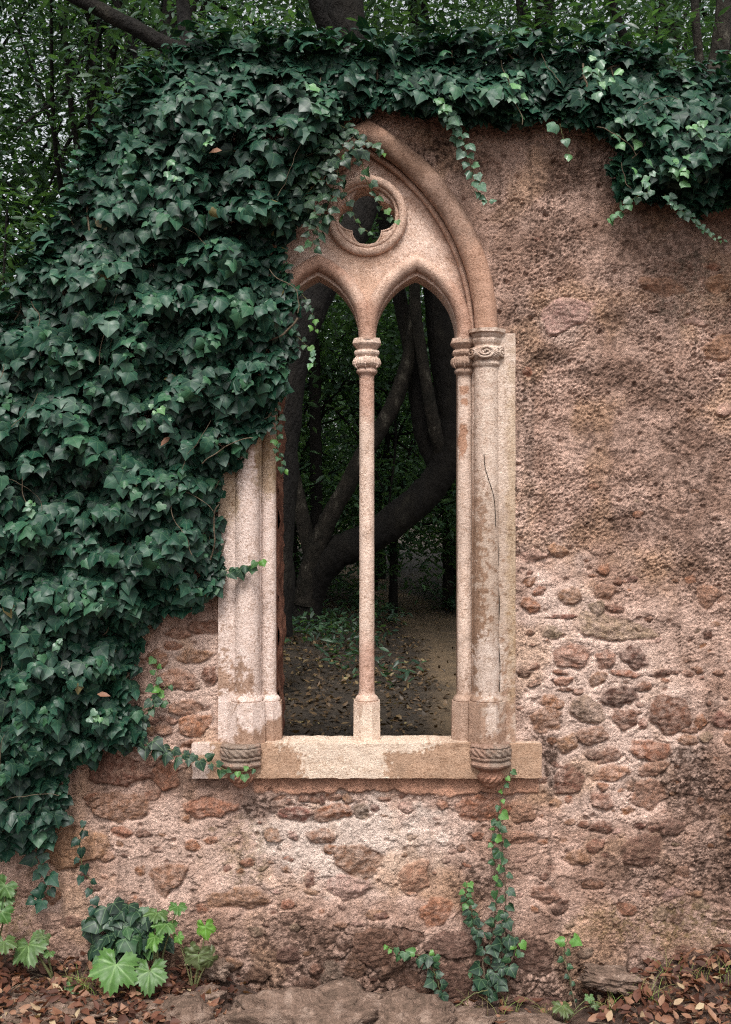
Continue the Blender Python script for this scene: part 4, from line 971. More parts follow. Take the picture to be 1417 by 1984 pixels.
r2 = empty('wall_top_ivy', (1.0, 0.0, 3.4), 'dark ivy spilling over the top of the wall above and right of the arch', 'ivy')
m = MB(); ivy_mass(m, IVY_R, 6200, 41, 0.05, 0.20)
ivy_mass(m, [(1150,120),(1560,190),(1560,440),(1417,402),(1340,425),(1300,396),(1203,392),(1188,345),(1206,300),(1165,262)], 2000, 43, 0.10, 0.30)
ivy_crest(m, [(742,115),(960,122),(1150,130),(1250,138),(1330,178),(1417,196),(1700,215)], 2300, 45)
m.build('ivy_leaves', M_IVY, r2)
ivy_stems(IVY_R, 14, 48, 0.04, 120, 0.0013, ivy_stems(IVY_R, 90, 47), -0.17).build('ivy_stems', M_STEM, r2)['kind'] = 'stuff'
m = MB()
for px, py, y in ((1150,130,-.25),(1180,135,-.25),(1350,260,-.3),(1210,250,-.2),(600,180,-.2),(860,200,-.2),(1000,170,-.2),(640,215,-.15),(1250,340,-.28),(1320,330,-.28)):
    sprig(m, px, py, y, 8, rng, 0.036, 26)
m.build('young_leaves', M_IVYNEW, r2)

def trail(name, label, pts, mat, s0, s1, step=0.03, y0=-0.05, y1=None, jit=0.018, seed=0, side=1.0, stem=0.0018, group=None, pr=(0, 0.8), cat='ivy', stemmat=None, branches=()):
    rng = np.random.default_rng(seed); y1 = y0 if y1 is None else y1; n = len(pts)
    root = empty(name, tuple(P3(*pts[0], y0)), label, cat, group)
    mb = MB(); ms = MB()
    for k, ps in enumerate((pts,) + tuple(branches)):
        n = len(ps)
        P = spline(np.array([P3(a, b, y0 + (y1 - y0) * i / (n - 1)) for i, (a, b) in enumerate(ps)]), 6)
        P[1:-1] += rng.normal(0, 0.0015, P[1:-1].shape)
        tube(ms, P, stem * np.linspace(1.3, 0.6, len(P)), 6)
        Q = resample(P, step); m_ = len(Q); t = np.linspace(0, 1, m_)
        s = (s0 + (s1 - s0) * t) * rng.uniform(0.7, 1.25, m_)
        sd = np.where(np.arange(m_) % 2 == 0, 1, -1) * rng.uniform(0.3, 1.0, m_) * side
        tg = np.gradient(Q, axis=0); tg /= np.linalg.norm(tg, axis=1)[:, None]
        lat = np.cross(tg, (0, -1, 0))
        pos = Q + lat * (sd * s * 0.35)[:, None] + np.stack([0 * t, -rng.uniform(0.003, jit, m_), 0 * t], 1)
        nrm = np.stack([rng.normal(0, .35, m_), -np.ones(m_), rng.uniform(0.1, 0.8, m_)], 1)
        tip = lat * sd[:, None] * 0.8 + tg * 0.3 + np.array((0, 0, -0.75)) + rng.normal(0, .25, (m_, 3))
        add_leaves(mb, IVY, pos, frames(nrm, tip), s, np.clip(pr[0] + (pr[1] - pr[0]) * t + rng.normal(0, 0.12, m_), 0, 1), rng, 0.35)
    mb.build('leaves', mat, root); ms.build('stem', stemmat or M_GSTEM, root)
    return root
trail('ivy_trail', 'pale small leaved ivy trail hanging free over the plaster right of the arch crown', [(880,215),(884,245),(898,270),(905,305),(920,340),(928,375),(948,392)], M_IVYNEW, 0.045, 0.03, 0.020, -0.16, -0.09, seed=1, pr=(0.0, 0.4), branches=([(872,225),(885,262),(890,280)],))
trail('ivy_trail', 'ivy strand dangling down across the round quatrefoil light', [(655,240),(690,262),(700,300),(708,345),(722,372),(738,398),(752,415),(768,430)], M_CREEP, 0.036, 0.028, 0.03, -0.11, -0.03, seed=2, pr=(0.3, 1.0), branches=([(690,262),(715,275),(735,290),(742,300)], [(640,215),(660,245),(690,262)]))
trail('ivy_trail', 'thin bare ivy strand crossing the left lobe of the quatrefoil', [(640,300),(655,330),(668,375),(682,410),(700,440),(716,452)], M_CREEP, 0.034, 0.026, 0.036, -0.10, -0.02, seed=3, pr=(0.1, 0.9))
trail('ivy_trail', 'long pale ivy runner slanting down from the clump in the upper right corner', [(1288,378),(1310,400),(1335,420),(1355,440),(1375,455),(1400,470)], M_IVYNEW, 0.034, 0.014, 0.016, -0.24, -0.10, seed=4, pr=(0, 0.6))
trail('ivy_trail', 'short pale ivy runner pointing left below the upper right clump', [(1262,372),(1240,378),(1218,392),(1202,408),(1180,423)], M_IVYNEW, 0.034, 0.028, 0.022, -0.22, -0.10, seed=5, pr=(0, 0.8))
trail('ivy_trail', 'two light green ivy leaves hanging alone below the wall top ivy', [(1085,240),(1090,262),(1098,285),(1104,300)], M_IVYNEW, 0.05, 0.04, 0.045, -0.12, -0.08, seed=6, pr=(0.2, 0.8))
trail('ivy_trail', 'fringe of tiny ivy leaves beside the top of the left columns', [(548,690),(552,730),(540,770),(538,810),(536,850),(541,880),(551,912)], M_CREEP, 0.030, 0.024, 0.018, -0.05, -0.03, seed=7, pr=(0.2, 0.9), branches=([(560,640),(585,660),(606,682)], [(575,560),(600,590),(612,640)]))
trail('ivy_trail', 'ivy shoots sprawling over the left shoulder of the arch', [(700,268),(670,290),(640,330),(625,370),(612,410),(600,445)], M_CREEP, 0.042, 0.034, 0.016, -0.13, -0.09, jit=0.05, seed=8, side=2.2, pr=(0.5, 0.75), branches=([(690,262),(650,300),(610,325),(575,345)], [(640,330),(600,370),(580,395),(560,420)], [(655,330),(640,385),(615,440),(600,490)], [(650,280),(600,300),(560,315)], [(640,300),(600,340),(570,380)]))
trail('ivy_trail', 'ivy runner creeping right across the sill end over the left corbel', [(285,1440),(320,1450),(352,1462),(385,1468),(410,1478),(440,1492),(468,1496),(492,1488)], M_CREEP, 0.055, 0.024, 0.022, -0.06, -0.115, seed=9, pr=(0.1, 1.0))
trail('ivy_trail', 'short ivy sprig lying across the white painted left column', [(424,1112),(445,1104),(470,1100),(495,1092),(506,1084)], M_CREEP, 0.045, 0.032, 0.022, -0.06, -0.085, seed=10, pr=(0.4, 1.0))
trail('ivy_trail', 'young ivy sprig reaching up on the stones left of the columns', [(262,1420),(285,1385),(300,1345),(305,1300),(302,1275)], M_CREEP, 0.050, 0.024, 0.028, -0.05, -0.05, seed=11, pr=(0.3, 1.0), branches=([(300,1350),(318,1335),(328,1325)], [(262,1420),(280,1380),(310,1362),(320,1345)]))
trail('ivy_vine', 'tall narrow ivy vine climbing the stones below the right corbel', [(948,1925),(962,1880),(975,1830),(978,1770),(980,1710),(974,1650),(966,1600),(970,1550),(982,1510),(990,1492)], M_CREEP, 0.050, 0.024, 0.029, -0.045, -0.06, seed=12, pr=(0.35, 1.0), stem=0.003, stemmat=M_STEM,
      branches=([(940,1915),(938,1860),(955,1810),(962,1750),(960,1690),(955,1640),(962,1590)], [(975,1830),(995,1810),(1012,1842)], [(960,1885),(990,1860),(1002,1830)], [(945,1900),(925,1885),(912,1880)]))
trail('ivy_vine', 'small bright tipped ivy sprig on the wall left of the tall vine', [(925,1815),(918,1780),(908,1750),(902,1725),(908,1708)], M_CREEP, 0.034, 0.022, 0.013, -0.03, -0.035, seed=13, pr=(0.3, 1.0))
trail('ivy_vine', 'ivy shoot arching over the blockwork near the foot of the wall', [(848,1945),(852,1915),(842,1885),(832,1862),(808,1850),(785,1846),(762,1838),(748,1832)], M_CREEP, 0.046, 0.026, 0.020, -0.045, -0.05, seed=14, pr=(0.2, 1.0), branches=([(832,1862),(840,1850),(843,1845)],))
trail('ivy_vine', 'tiny three leaved ivy seedling on the wall right of the tall vine', [(1112,1935),(1100,1880),(1092,1850),(1098,1825),(1105,1812)], M_CREEP, 0.014, 0.040, 0.030, -0.05, -0.04, seed=15, pr=(0.5, 1.0))
trail('ivy_vine', 'drooping string of dull ivy leaves below the lower left edge of the curtain', [(88,1640),(80,1665),(88,1695),(95,1725),(70,1745)], M_IVY, 0.055, 0.05, 0.024, -0.07, -0.05, seed=16, pr=(0.3, 0.6))
trail('ivy_vine', 'thin drooping ivy strand above the leafy ground plants', [(166,1590),(155,1640),(158,1665),(162,1690),(176,1705),(180,1730),(188,1755)], M_IVY, 0.036, 0.036, 0.034, -0.06, -0.05, seed=17, pr=(0.2, 0.5))
r3 = empty('ivy_clump', (*P3(250, 1870, -0.12),), 'low blue green ivy clump at the wall foot behind the lobed plants', 'ivy')
m = MB(); ivy_mass(m, [(165,1800),(195,1765),(240,1755),(262,1775),(300,1780),(330,1800),(325,1840),(270,1860),(262,1895),(215,1885),(180,1860)], 90, 61, 0.06, 0.14, 0.05, 0.085, 3)
for i in range(3): pass
m.build('ivy_leaves', M_CREEP, r3)

# ------------------------------------------------------------------ lobed plants and small weeds at the wall foot
ROUND = [leaf_round(5, 5, 0.26, 1), leaf_round(5, 4, 0.24, 2), leaf_round(9, 2, 0.12, 3)]
CLOVER = leaf_round(3, 2, 0.05, 4)
def plant(label, base, leaves, mat=M_PLANT, seed=0, name='lobed_plant', yb=-0.14, shape=0):
    """base px; leaves: (px, py, y, size, normal, tone)"""
    rng = np.random.default_rng(seed); b0 = P3(*base, yb); b0[2] = float(gz(b0[0], b0[1]))
    root = empty(name, tuple(b0), label, 'plant'); ms = MB()
    for px, py, y, s, nrm, tone in leaves:
        p = P3(px, py, y); tip = np.array((p[0] - b0[0], -0.6, -0.35)) + rng.normal(0, .12, 3)
        mb = MB(); nn = np.array(nrm, float)
        add_leaves(mb, ROUND[shape] if shape < 3 else CLOVER, p[None], frames(nn[None], tip[None]), s, np.array([tone]), rng, 0.18)
        mb.build('leaf', mat, root)
        mid = (b0 + p) / 2 + np.array((rng.normal(0, .012), -0.005, 0.02)); tube(ms, spline([b0, mid, p], 6), np.linspace(0.0035, 0.002, 13) * (s / 0.1 + 0.3), 7)
    ms.build('stalk', M_GSTEM, root)
U = (0.1, -0.75, 0.7); F_ = (0.0, -1.0, 0.25); E = (0.15, -0.3, 0.95)
plant('large bright green lobed plant with crinkled leaves left of the window', (300,1905), [(225,1870,-.24,.17,U,.75),(290,1880,-.22,.15,U,.55),(300,1815,-.18,.10,(-.6,-.5,.6),.8),(322,1790,-.15,.11,E,.6),(345,1755,-.14,.085,E,.65),(305,1768,-.12,.09,E,.3)], seed=1)
plant('tall stalked plant with a curled bright leaf and drooping dull ones', (375,1905), [(398,1795,-.16,.085,F_,1.0),(345,1815,-.17,.05,(-.3,-1,.2),.85),(385,1850,-.17,.10,(.1,-1,.1),.0),(410,1855,-.16,.09,(.5,-1,.0),.02),(370,1840,-.15,.07,(-.4,-1,.1),.05)], seed=2)
plant('wilting umbrella leaved plant by the left edge of the wall foot', (105,1905), [(55,1830,-.16,.15,(-.3,-.7,.7),.3),(95,1845,-.17,.05,E,.4),(85,1815,-.14,.07,(.6,-.6,.5),.15)], seed=3)
plant('broad leaved plant cut off by the left picture border', (-25,1880), [(5,1735,-.16,.10,U,.45),(10,1715,-.18,.09,(.5,-1,.3),.5),(2,1765,-.2,.10,(.3,-1,.3),.7),(8,1825,-.2,.10,E,.2),(-30,1790,-.2,.12,U,.5)], seed=4)
plant('pair of round clover like leaves beside the flat stone', (262,1950), [(258,1925,-.2,.035,F_,.8),(273,1922,-.2,.035,(.3,-1,.4),.85)], seed=5, name='ground_weed', shape=3)
plant('low weed cluster with small round leaves and grassy blades', (120,1975), [(140,1912,-.2,.06,U,.5),(148,1922,-.21,.05,U,.7),(92,1925,-.2,.05,U,.35),(122,1948,-.23,.04,U,.85),(135,1952,-.22,.06,E,.15),(115,1970,-.25,.06,U,.6),(170,1925,-.2,.05,E,.3),(165,1972,-.25,.07,E,.2),(190,1960,-.23,.06,E,.25),(118,1982,-.27,.05,U,.5)], seed=6, name='ground_weed', shape=2)
plant('dull flat weed leaf on the ground right of the tall vine', (1093,1960), [(1090,1948,-.16,.10,E,.05),(1142,1932,-.15,.04,U,.5),(1155,1945,-.14,.04,U,.2)], seed=7, name='ground_weed', shape=0)
plant('small fresh green weed peeping up at the bottom centre', (905,1990), [(895,1980,-.22,.03,U,.8),(905,1984,-.22,.035,U,.9),(888,1985,-.22,.03,U,.6)], seed=8, name='ground_weed', shape=1)
def grass(label, spots, seed):
    rng = np.random.default_rng(seed); mb = MB()
    for px, py, y, n in spots:
        b = P3(px, py, y); b[2] = float(gz(b[0], b[1]))
        for _ in range(n):
            p0 = b + np.array((rng.normal(0, .025), rng.normal(0, .02), 0)); l = rng.uniform(0.04, 0.13); a = rng.uniform(0, 6.28); ln = rng.uniform(0.3, 1.1)
            q = [p0 + np.array((math.cos(a) * l * ln * t * t, math.sin(a) * l * ln * t * t * 0.6, l * t * (1 - 0.35 * ln * t))) for t in np.linspace(0, 1, 7)]
            tube(mb, q, np.linspace(0.0012, 0.0003, 7), 4, rnd=rng.uniform(0.1, 0.9), leafuv=np.zeros(3))
    o = mb.build('grass', M_DRYG); tag(o, label, 'grass', kind='stuff')
M_DRYG = mat_leaf('thin_grass_blade', [(0.0, (0.10, 0.07, 0.04)), (0.5, (0.14, 0.15, 0.05)), (1.0, (0.12, 0.26, 0.05))], 0.5, 0, 0.1)
def twig_litter():
    rng = np.random.default_rng(97); mb = MB()
    for _ in range(420):
        x = rng.uniform(-1.7, 1.9); y = rng.uniform(-0.5, -0.02); px = 708.5 + x * S
        if 430 < px < 1100 and rng.random() < 0.8: continue
        a = rng.uniform(0, 3.14); l = rng.uniform(0.02, 0.10); p = np.array((x, y, float(gz(np.array([x]), np.array([y]))[0]) + rng.uniform(0.004, 0.03))); d = np.array((math.cos(a), math.sin(a) * 0.7, rng.normal(0, .15))) * l
        tube(mb, [p, p + d * 0.5 + rng.normal(0, 0.004, 3), p + d], np.array((0.0022, 0.0018, 0.001)) * rng.uniform(0.5, 1.2), 5)
    tag(mb.build('twig_litter', M_STEM), 'broken twigs and bark scraps among the fallen leaves at the wall foot', 'twigs', kind='stuff')
twig_litter()
grass('sparse thin grass blades along the foot of the wall', [(150,1975,-.2,26),(180,1965,-.2,18),(1230,1950,-.15,16),(1280,1970,-.2,14),(1350,1940,-.15,10),(1060,1960,-.12,16),(980,1955,-.1,14),(1180,1975,-.18,20),(1400,1960,-.2,10),(930,1960,-.1,10),(1290,1900,-.08,10)], 91)

# ------------------------------------------------------------------ rocks, twigs
def rock(label, px, py, y, rx, ry, rz, seed, rot=0.0, name='rock', group=None, mat=M_ROCK, sq=2.6):
    n, m_ = 84, 56; a = np.arange(n) / n * 2 * np.pi; b = np.linspace(-np.pi / 2, np.pi / 2, m_)
    A, B = np.meshgrid(a, b); d = np.stack([np.cos(B) * np.cos(A), np.cos(B) * np.sin(A), np.sin(B)], -1).reshape(-1, 3)
    q = (np.abs(d) ** sq).sum(1) ** (-1 / sq)
    nz_ = fbm(d[:, 0] * 1.6 + seed, d[:, 2] * 1.6 + d[:, 1] * 1.3, 4, seed) * 0.55 + 0.17 * fbm(d[:, 0] * 7 + d[:, 1] * 5, d[:, 2] * 9 + seed, 5, seed + 4, 0.65)
    lay = 0.05 * fbm(d[:, 2] * 12 + seed, d[:, 0] * 1.5, 2, seed + 8)
    V = d * (q * (1 + nz_ + lay))[:, None] * np.array((rx, ry, rz))
    c, s = math.cos(rot), math.sin(rot); V = np.stack([V[:, 0] * c - V[:, 2] * s, V[:, 1], V[:, 0] * s + V[:, 2] * c], 1)
    p = P3(px, py, y); o = make_obj(name, V, gridq(n, m_, True), None, mat); o.location = tuple(p)
    return tag(o, label, 'rock', group)
rock('flat pale boulder half buried at the bottom left corner', 70, 1975, -.28, .26, .16, .085, 3)
rock('rounded boulder at the foot of the wall left of centre', 330, 1992, -.28, .22, .16, .095, 5)
rock('broad flat boulder at the bottom centre of the wall foot', 590, 1990, -.26, .30, .16, .12, 7, 0.03)
rock('cracked slab of rock right of the broad centre boulder', 760, 1992, -.24, .20, .15, .11, 9, 0.06)
rock('small pale stone between the boulders', 478, 1985, -.27, .10, .08, .06, 11)
rock('loose oblong grey brown stone block lying against the wall on the right', 1185, 1897, -.09, .098, .07, .030, 13, -0.10, sq=5)
rock('squarish stone beside the oblong block at the wall foot', 1250, 1915, -.07, .05, .05, .045, 15, 0.2, sq=4)
rock('low flat stone at the bottom edge below the tall vine', 1020, 1998, -.22, .14, .1, .04, 17)
rock('brown wedge shaped stone among litter left of centre', 395, 1935, -.16, .07, .06, .04, 19, 0.3)
rock('small reddish stone against the wall foot near the lobed plants', 425, 1878, -.06, .045, .04, .035, 21)
rock('round stone bedded in the litter at the far left', 60, 1868, -.05, .06, .05, .05, 23)
rock('flat dark stone below the left boulders', 210, 1990, -.30, .10, .08, .03, 25)
rock('low stone bedded left of the tall vine foot', 880, 1990, -.22, .16, .1, .05, 27)
def twig(label, pts, r, mat=M_STEM):
    mb = MB(); rng = np.random.default_rng(abs(int(pts[0][0]))); p = spline(np.array([P3(a, b, y) for a, b, y in pts]), 6); p[1:-1] += rng.normal(0, .002, p[1:-1].shape)
    tube(mb, p, np.linspace(r, r * 0.5, len(p)), 7); o = mb.build('twig', mat); tag(o, label, 'twig')
twig('pale straight twig lying on the litter at the left edge', [(-20,1908,-.15),(30,1915,-.16),(80,1926,-.18)], .006)
twig('thin bare curved twig on the ground left of the tall vine', [(862,1962,-.14),(885,1950,-.14),(910,1930,-.13),(945,1918,-.12)], .003, M_GSTEM)
twig('short dry twig leaning on the wall below the ivy seedling', [(1092,1815,-.04),(1098,1870,-.05),(1118,1960,-.12)], .003)

# ------------------------------------------------------------------ fallen leaves
def litter(mb, n, seed, xr, yr, keep, s0, s1, lift=0.012, leaf=DRYL):
    rng = np.random.default_rng(seed); x = rng.uniform(*xr, n); y = rng.uniform(*yr, n); k = rng.random(n) < keep(x, y); x, y = x[k], y[k]; n = len(x)
    z = gz(x, y) + rng.uniform(0.002, lift, n)
    nrm = np.stack([rng.normal(0, .5, n), rng.normal(-.1, .5, n), np.ones(n)], 1); a = rng.uniform(0, 6.28, n)
    add_leaves(mb, leaf, np.stack([x, y, z], 1), frames(nrm, np.stack([np.cos(a), np.sin(a), rng.normal(0, .3, n)], 1)), rng.uniform(s0, s1, n), rng.random(n), rng, 0.7)
m = MB()
def kf(x, y):
    px = 708.5 + x * S; return np.clip(sstep(520, 380, px) + sstep(1100, 1230, px) + 0.10, 0, 1)
litter(m, 8500, 111, (-2.2, 2.6), (-0.7, -0.01), kf, 0.018, 0.062, 0.045)
tag(m.build('leaf_litter', M_DRY), 'reddish brown fallen leaves heaped along the foot of the wall', 'fallen leaves', kind='stuff')
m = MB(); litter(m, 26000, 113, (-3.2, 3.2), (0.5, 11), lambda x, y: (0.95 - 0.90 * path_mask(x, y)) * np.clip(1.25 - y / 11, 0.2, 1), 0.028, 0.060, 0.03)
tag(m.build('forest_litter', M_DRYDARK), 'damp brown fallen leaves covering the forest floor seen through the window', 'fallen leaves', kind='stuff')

m = MB()
litter(m, 26000, 115, (-3.5, 3.5), (3.5, 13), lambda x, y: (1 - path_mask(x, y)) * sstep(-0.05, 0.25, fbm(x * 1.1, y * 1.1, 3, 821) + 0.16 * sstep(6, 8, y)), 0.05, 0.11, 0.22, LAUREL)
tag(m.build('undergrowth', M_TREE), 'low dark green undergrowth on the shaded ground beyond the window', 'undergrowth', kind='stuff')

# ------------------------------------------------------------------ trees behind the wall
def crown_leaves(mb, ctrs, per, sig, size, seed, leaf=LAUREL, tone=0.45):
    rng = np.random.default_rng(seed); k = len(ctrs); n = k * per
    c = np.repeat(np.asarray(ctrs), per, 0); ct = np.repeat(rng.normal(0, 0.16, k), per)
    off = rng.normal(0, 1, (n, 3)) * np.array((sig, sig, sig * 0.62)); pos = c + off
    nrm = np.stack([rng.normal(0, .7, n), rng.normal(-.2, .7, n), np.ones(n)], 1)
    tip = off * np.array((1, 1, 0.3)) / sig + rng.normal(0, .6, (n, 3)) + np.array((0, 0, -0.45))
    add_leaves(mb, leaf, pos, frames(nrm, tip), size * rng.uniform(0.65, 1.25, n), np.clip(tone + ct + rng.normal(0, .2, n), 0, 1), rng)
def make_tree(name, label, loc, h, rc, zc_, rz, nclus, per, sig, size, seed, r0=0.12, tone=0.45, lean=(0, 0), bark=None, group=None, fork=True, cat='tree'):
    rng = np.random.default_rng(seed); root = empty(name, loc, label, cat, group); L = np.array(loc)
    d = rng.normal(0, 1, (nclus, 3)); d /= np.linalg.norm(d, axis=1)[:, None]; rr = rng.random(nclus) ** (1 / 2.4)
    ctr = L + np.array((lean[0], lean[1], zc_)) + d * rr[:, None] * np.array((rc, rc, rz))
    mb = MB(); crown_leaves(mb, ctr, per, sig, size, seed + 1, tone=tone); mb.build('crown', M_TREE, root)
    mt = MB(); top = L + np.array((lean[0], lean[1], zc_ + rz * 0.5))
    tp = spline([L + np.array((0, 0, -0.1)), L + np.array((lean[0] * .2 + rng.normal(0, .1), lean[1] * .2, zc_ * 0.35)), L + np.array((lean[0] * .6 + rng.normal(0, .15), lean[1] * .6, zc_ * 0.75)), top], 8)
    tube(mt, tp, np.linspace(r0, r0 * 0.3, len(tp)), 14, 0.05, rng)
    for c in ctr[::max(1, nclus // 26)]:
        i = int(len(tp) * rng.uniform(0.35, 0.9)); p = tp[i]
        q = spline([p, (p + c) / 2 + rng.normal(0, .12, 3) + np.array((0, 0, .1)), c], 5); tube(mt, q, np.linspace(r0 * 0.3, 0.008, len(q)), 7)
    mt.build('trunk', bark or M_BARK, root); return root
def copy_tree(root, loc, rz, sc_, label, group=None):
    r = root.copy(); sc.collection.objects.link(r); r.location = loc; r.rotation_euler = (0, 0, rz); r.scale = (sc_, sc_, sc_); r['label'] = label
    if group: r['group'] = group
    for ch in [c for c in sc.objects if c.parent == root]:
        k = ch.copy(); sc.collection.objects.link(k); k.parent = r; k.matrix_parent_inverse = ch.matrix_parent_inverse.copy()
    return r
def gl(x, y): return (x, y, float(gz(np.array([x]), np.array([y]))[0]))
GT = 'evergreen trees of the wood behind the wall'
tall = make_tree('laurel_tree', 'evergreen tree of the wood behind the wall', gl(-2.6, 6.5), 9, 2.5, 6.3, 3.4, 150, 130, 0.30, 0.085, 201, 0.13, group=GT)
tall2 = make_tree('laurel_tree', 'evergreen tree of the wood behind the wall', gl(3.2, 7.2), 9, 2.4, 6.6, 3.2, 150, 120, 0.28, 0.08, 203, 0.11, 0.5, (0.4, 0.2), M_BARKL, group=GT)
k = 0
for x, y, rz, s_ in ((6.6,8.5,4,1.1),(10.5,7,5,1.1),(-3.9,12.5,.5,1.15),(-9.5,12.5,2.5,1.1),(8,13,3.5,1.2),(0.2,15.5,4.5,1.3),
                     (-4.5,18,5.5,1.3),(5,17.5,.2,1.35),(-12,9,1.2,1.2),(12,12,2.2,1.2),(10,19,4.2,1.4),(-5.2,7.6,5.2,1.0),(-8.0,10.2,.2,1.1),(0,23,4.8,1.3),(7,24,.4,1.5)):
    copy_tree(tall if k % 2 else tall2, gl(x, y), rz, s_, 'evergreen tree of the wood behind the wall', GT); k += 1
shade_tree = make_tree('laurel_tree', 'tall evergreen tree added out of view to shade the path behind the wall', gl(-1.6, 4.4), 13, 2.9, 9.6, 2.1, 150, 130, 0.36, 0.12, 207, 0.10, group='added unseen trees shading the path behind the wall')  # added trees, crowns above the view, to darken the ground behind the wall
for x, y, rz, s_ in ((1.35,4.3,1,.95),(-4.2,5.6,3,1)):
    copy_tree(shade_tree, gl(x, y), rz, s_, 'tall evergreen tree added out of view to shade the path behind the wall', 'added unseen trees shading the path behind the wall')
GS = 'dark understorey shrubs beyond the window'
shrub = make_tree('evergreen_shrub', 'dark leafy shrub in the shade beyond the window', gl(-1.1, 10.5), 3, 1.1, 1.7, 1.5, 60, 110, 0.24, 0.085, 211, 0.04, 0.75, group=GS, cat='shrub')
for x, y, rz, s_ in ((-2.4,9.5,1,1.2),(0.35,9.6,2.2,1.5),(-0.9,9.3,3.3,1.45),(1.75,10.2,4.4,1.5),(0.15,13.2,2,1.3),(1.9,12.0,3,1.1),(-3.9,9,4,1.3),(3.2,10,5,1.2),(-0.9,14.5,.5,1.6),(2.0,15,1.5,1.6),(-2.8,13,2.5,1.6),(4.4,13,3.5,1.5),(0.6,18,4.5,2),(-2.2,18,5.5,2),(3.4,18.5,.2,2),(-5,13,1,1.6),(6,11,2,1.5),(-5.6,7,3,1.3),(5,7,4,1.2),
                     (-4.0,6.2,5,1.5),(-4.8,8.6,3.1,2.2),(-3.3,5.2,.3,1.3),(-6.2,9,1,1.7),(2.9,8.3,.7,1.0),(-2.2,6.8,1.7,.8),(0,24,2,2.6),(-5,23,3,2.6),(5,24,4,2.6),(-10,16,3,2.2),(10,16,4,2.2),(-5.6,4.4,2.1,1.2)):
    copy_tree(shrub, gl(x, y), rz, s_, 'dark leafy shrub in the shade beyond the window', GS)

# the leaning many stemmed tree framed by the window
def stem_tube(mb, pts, r, seed, n=18):
    rng = np.random.default_rng(seed)
    p = spline(np.array([P3(a, b, y) for a, b, y in pts]), 9); rr = np.interp(np.linspace(0, 1, len(p)), np.linspace(0, 1, len(r)), r)
    tube(mb, p, rr, n, 0.045, rng)
t = empty('leaning_tree', tuple(P3(590, 1245, 6.8)), 'big dark tree with many leaning stems framed in the window opening', 'tree')
kk = 11.0 / 4.2 / S / 2
m = MB()
stem_tube(m, [(585,1262,6.8),(592,1210,6.8),(600,1160,6.8),(618,1110,6.75),(655,1070,6.7),(712,1045,6.65),(775,1000,6.6),(830,950,6.6),(866,893,6.6),(872,820,6.6),(866,740,6.6),(855,650,6.6),(846,560,6.6),(838,440,6.6),(828,300,6.6),(815,120,6.6),(808,-40,6.6),(800,-200,6.6)],
          np.array([86,60,54,60,62,62,62,60,60,56,54,52,50,48,46,40,34,26]) * kk, 1)
stem_tube(m, [(850,905,6.65),(822,845,6.65),(810,790,6.68),(800,715,6.7),(788,640,6.7),(772,565,6.7),(752,470,6.7),(735,350,6.7),(700,200,6.7)], np.array([40,36,30,28,28,28,26,22,16]) * kk, 2)
m.build('trunk', M_BARK, t)
m = MB()
stem_tube(m, [(592,1170,6.75),(600,1110,6.7),(615,1060,6.65),(640,1000,6.6),(668,950,6.55),(705,880,6.5),(740,825,6.5),(768,770,6.5),(785,720,6.5),(797,665,6.5),(802,600,6.5),(805,500,6.5)], np.array([46,40,36,34,32,34,30,30,28,24,20,14]) * kk, 3)
stem_tube(m, [(604,1075,6.7),(592,1030,6.7),(580,970,6.72),(566,905,6.75),(556,850,6.8),(545,780,6.8),(540,640,6.8),(520,480,6.8)], np.array([30,30,27,26,24,22,20,16]) * kk, 4)
stem_tube(m, [(866,930,6.66),(854,880,6.56),(844,835,6.45),(832,775,6.4),(822,715,6.4),(812,650,6.4),(806,600,6.4),(803,540,6.4),(800,450,6.4),(790,300,6.4)], np.array([24,26,25,23,21,21,20,20,18,14]) * kk, 5)
m.build('pale_stem', M_BARKL, t)
rng = np.random.default_rng(5); ctr = np.array((0.5, 6.8, 6.6)) + rng.normal(0, 1, (90, 3)) * np.array((1.3, 1.2, 1.0))
m = MB(); crown_leaves(m, ctr, 110, 0.30, 0.095, 221); m.build('crown', M_TREE, t)
def pole_tree(label, pts, r, seed, bark, ctr, ncl=24, spread=(0.9, 0.8, 0.9), tname='slender_tree', limbs=()):
    root = empty(tname, tuple(P3(*pts[0])), label, 'tree'); m = MB(); stem_tube(m, pts, np.array(r) * (D + pts[0][2]) / D / S / 2, seed)
    for lp, lr in limbs: stem_tube(m, lp, np.array(lr) * (D + lp[0][2]) / D / S / 2, seed + 1)
    m.build('trunk', bark, root)
    rng = np.random.default_rng(seed); c = np.array(ctr) + rng.normal(0, 1, (ncl, 3)) * np.array(spread)
    m = MB(); crown_leaves(m, c, 110, 0.26, 0.09, seed + 2, tone=0.62); m.build('crown', M_TREE, root); return root
pole_tree('slim dark upright trunk seen through the left arch', [(612,1150,8.2),(614,1000,8.2),(612,860,8.2),(610,720,8.2),(607,600,8.2),(604,480,8.2),(600,300,8.2)], [26,24,23,22,20,18,14], 31, M_BARK, (-.6, 8.2, 5.6))
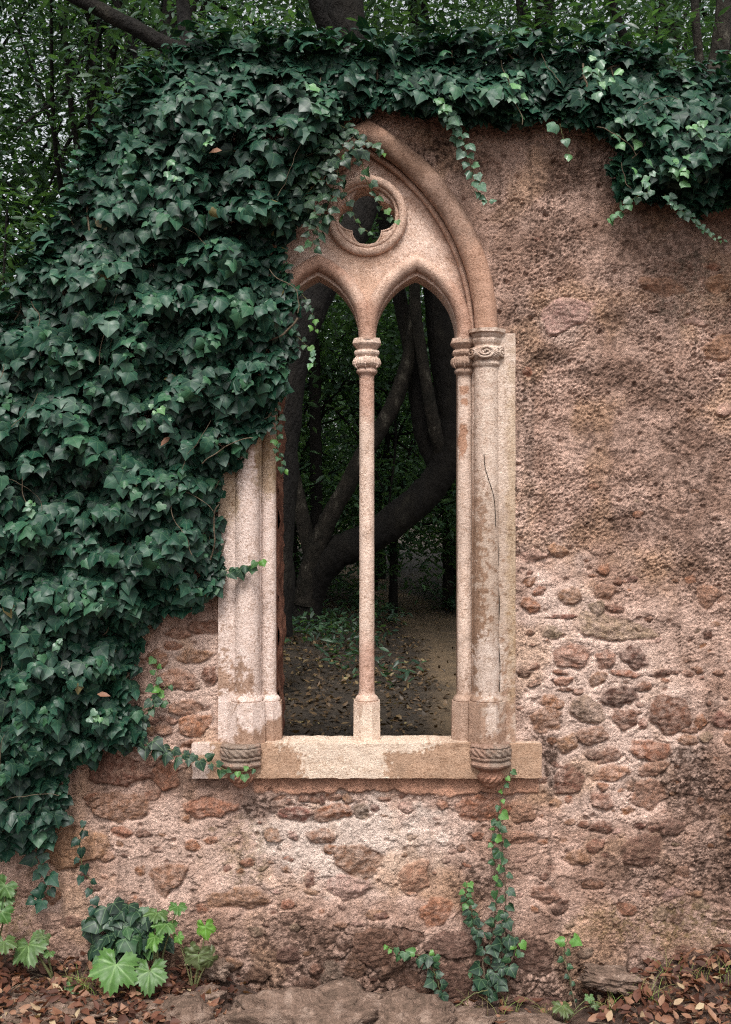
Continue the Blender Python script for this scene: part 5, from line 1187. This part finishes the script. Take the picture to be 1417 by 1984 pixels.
pole_tree('straight pale trunk standing by the bend of the path', [(868,1210,10.5),(868,1100,10.5),(866,1000,10.5),(864,900,10.5),(866,700,10.5),(870,400,10.5)], [22,20,19,18,16,12], 33, M_BARKL, (1.1, 10.5, 7))
pole_tree('thin grey trunk beyond the path to the right', [(882,1190,13),(884,1080,13),(880,950,13),(878,700,13),(876,400,13)], [14,12,12,11,8], 35, M_BARKL, (1.4, 13, 8))
pole_tree('thick dark trunk rising behind the crest of the wall above the arch', [(520,1230,3.0),(535,900,3.0),(562,700,3.0),(625,545,3.0),(694,430,3.0),(706,300,3.0),(682,160,3.0),(668,30,3.0),(640,-60,3.0),(600,-200,3.0)], [90,84,76,66,60,62,74,80,70,50], 37, M_BARK, (-.5, 3.8, 5.9), 34, (1.0, .7, .5), limbs=[([(668,40,3.0),(700,-40,3.1),(740,-120,3.2)], [40,36,28]), ([(655,100,3.0),(625,40,2.9),(600,-30,2.8)], [36,30,24])])
pole_tree('tree behind the ivy with a thick limb slanting to the top left corner', [(420,1200,1.8),(425,700,1.8),(410,300,1.8),(370,130,1.8),(290,70,1.8),(215,30,1.8),(140,-10,1.8),(40,-60,1.8)], [70,60,50,36,30,28,28,24], 39, M_BARK, (-1.0, 2.6, 4.9), 10, (0.7, 0.6, 0.3), limbs=[([(400,240,1.8),(375,150,1.9),(360,60,2.0),(350,-60,2.1)], [36,32,30,26])])
pole_tree('pale trunk at the far right above the ivy covered wall', [(1400,1100,2.6),(1396,700,2.6),(1392,300,2.6),(1388,150,2.6),(1400,60,2.6),(1410,-80,2.6)], [50,46,42,36,34,26], 41, M_BARKL, (1.9, 3.4, 5.5), 20, (0.8, 0.6, 0.4), limbs=[([(1394,190,2.6),(1362,140,2.6),(1350,60,2.6),(1345,-40,2.6)], [22,18,16,14])])
pole_tree('slender dark stem leaning behind the wall top right of the arch', [(1300,1100,3.4),(1290,600,3.4),(1250,250,3.4),(1222,110,3.4),(1195,30,3.4),(1170,-60,3.4)], [26,24,22,18,16,12], 43, M_BARK, (1.0, 3.8, 5.8), 22, (0.9, 0.6, 0.45))
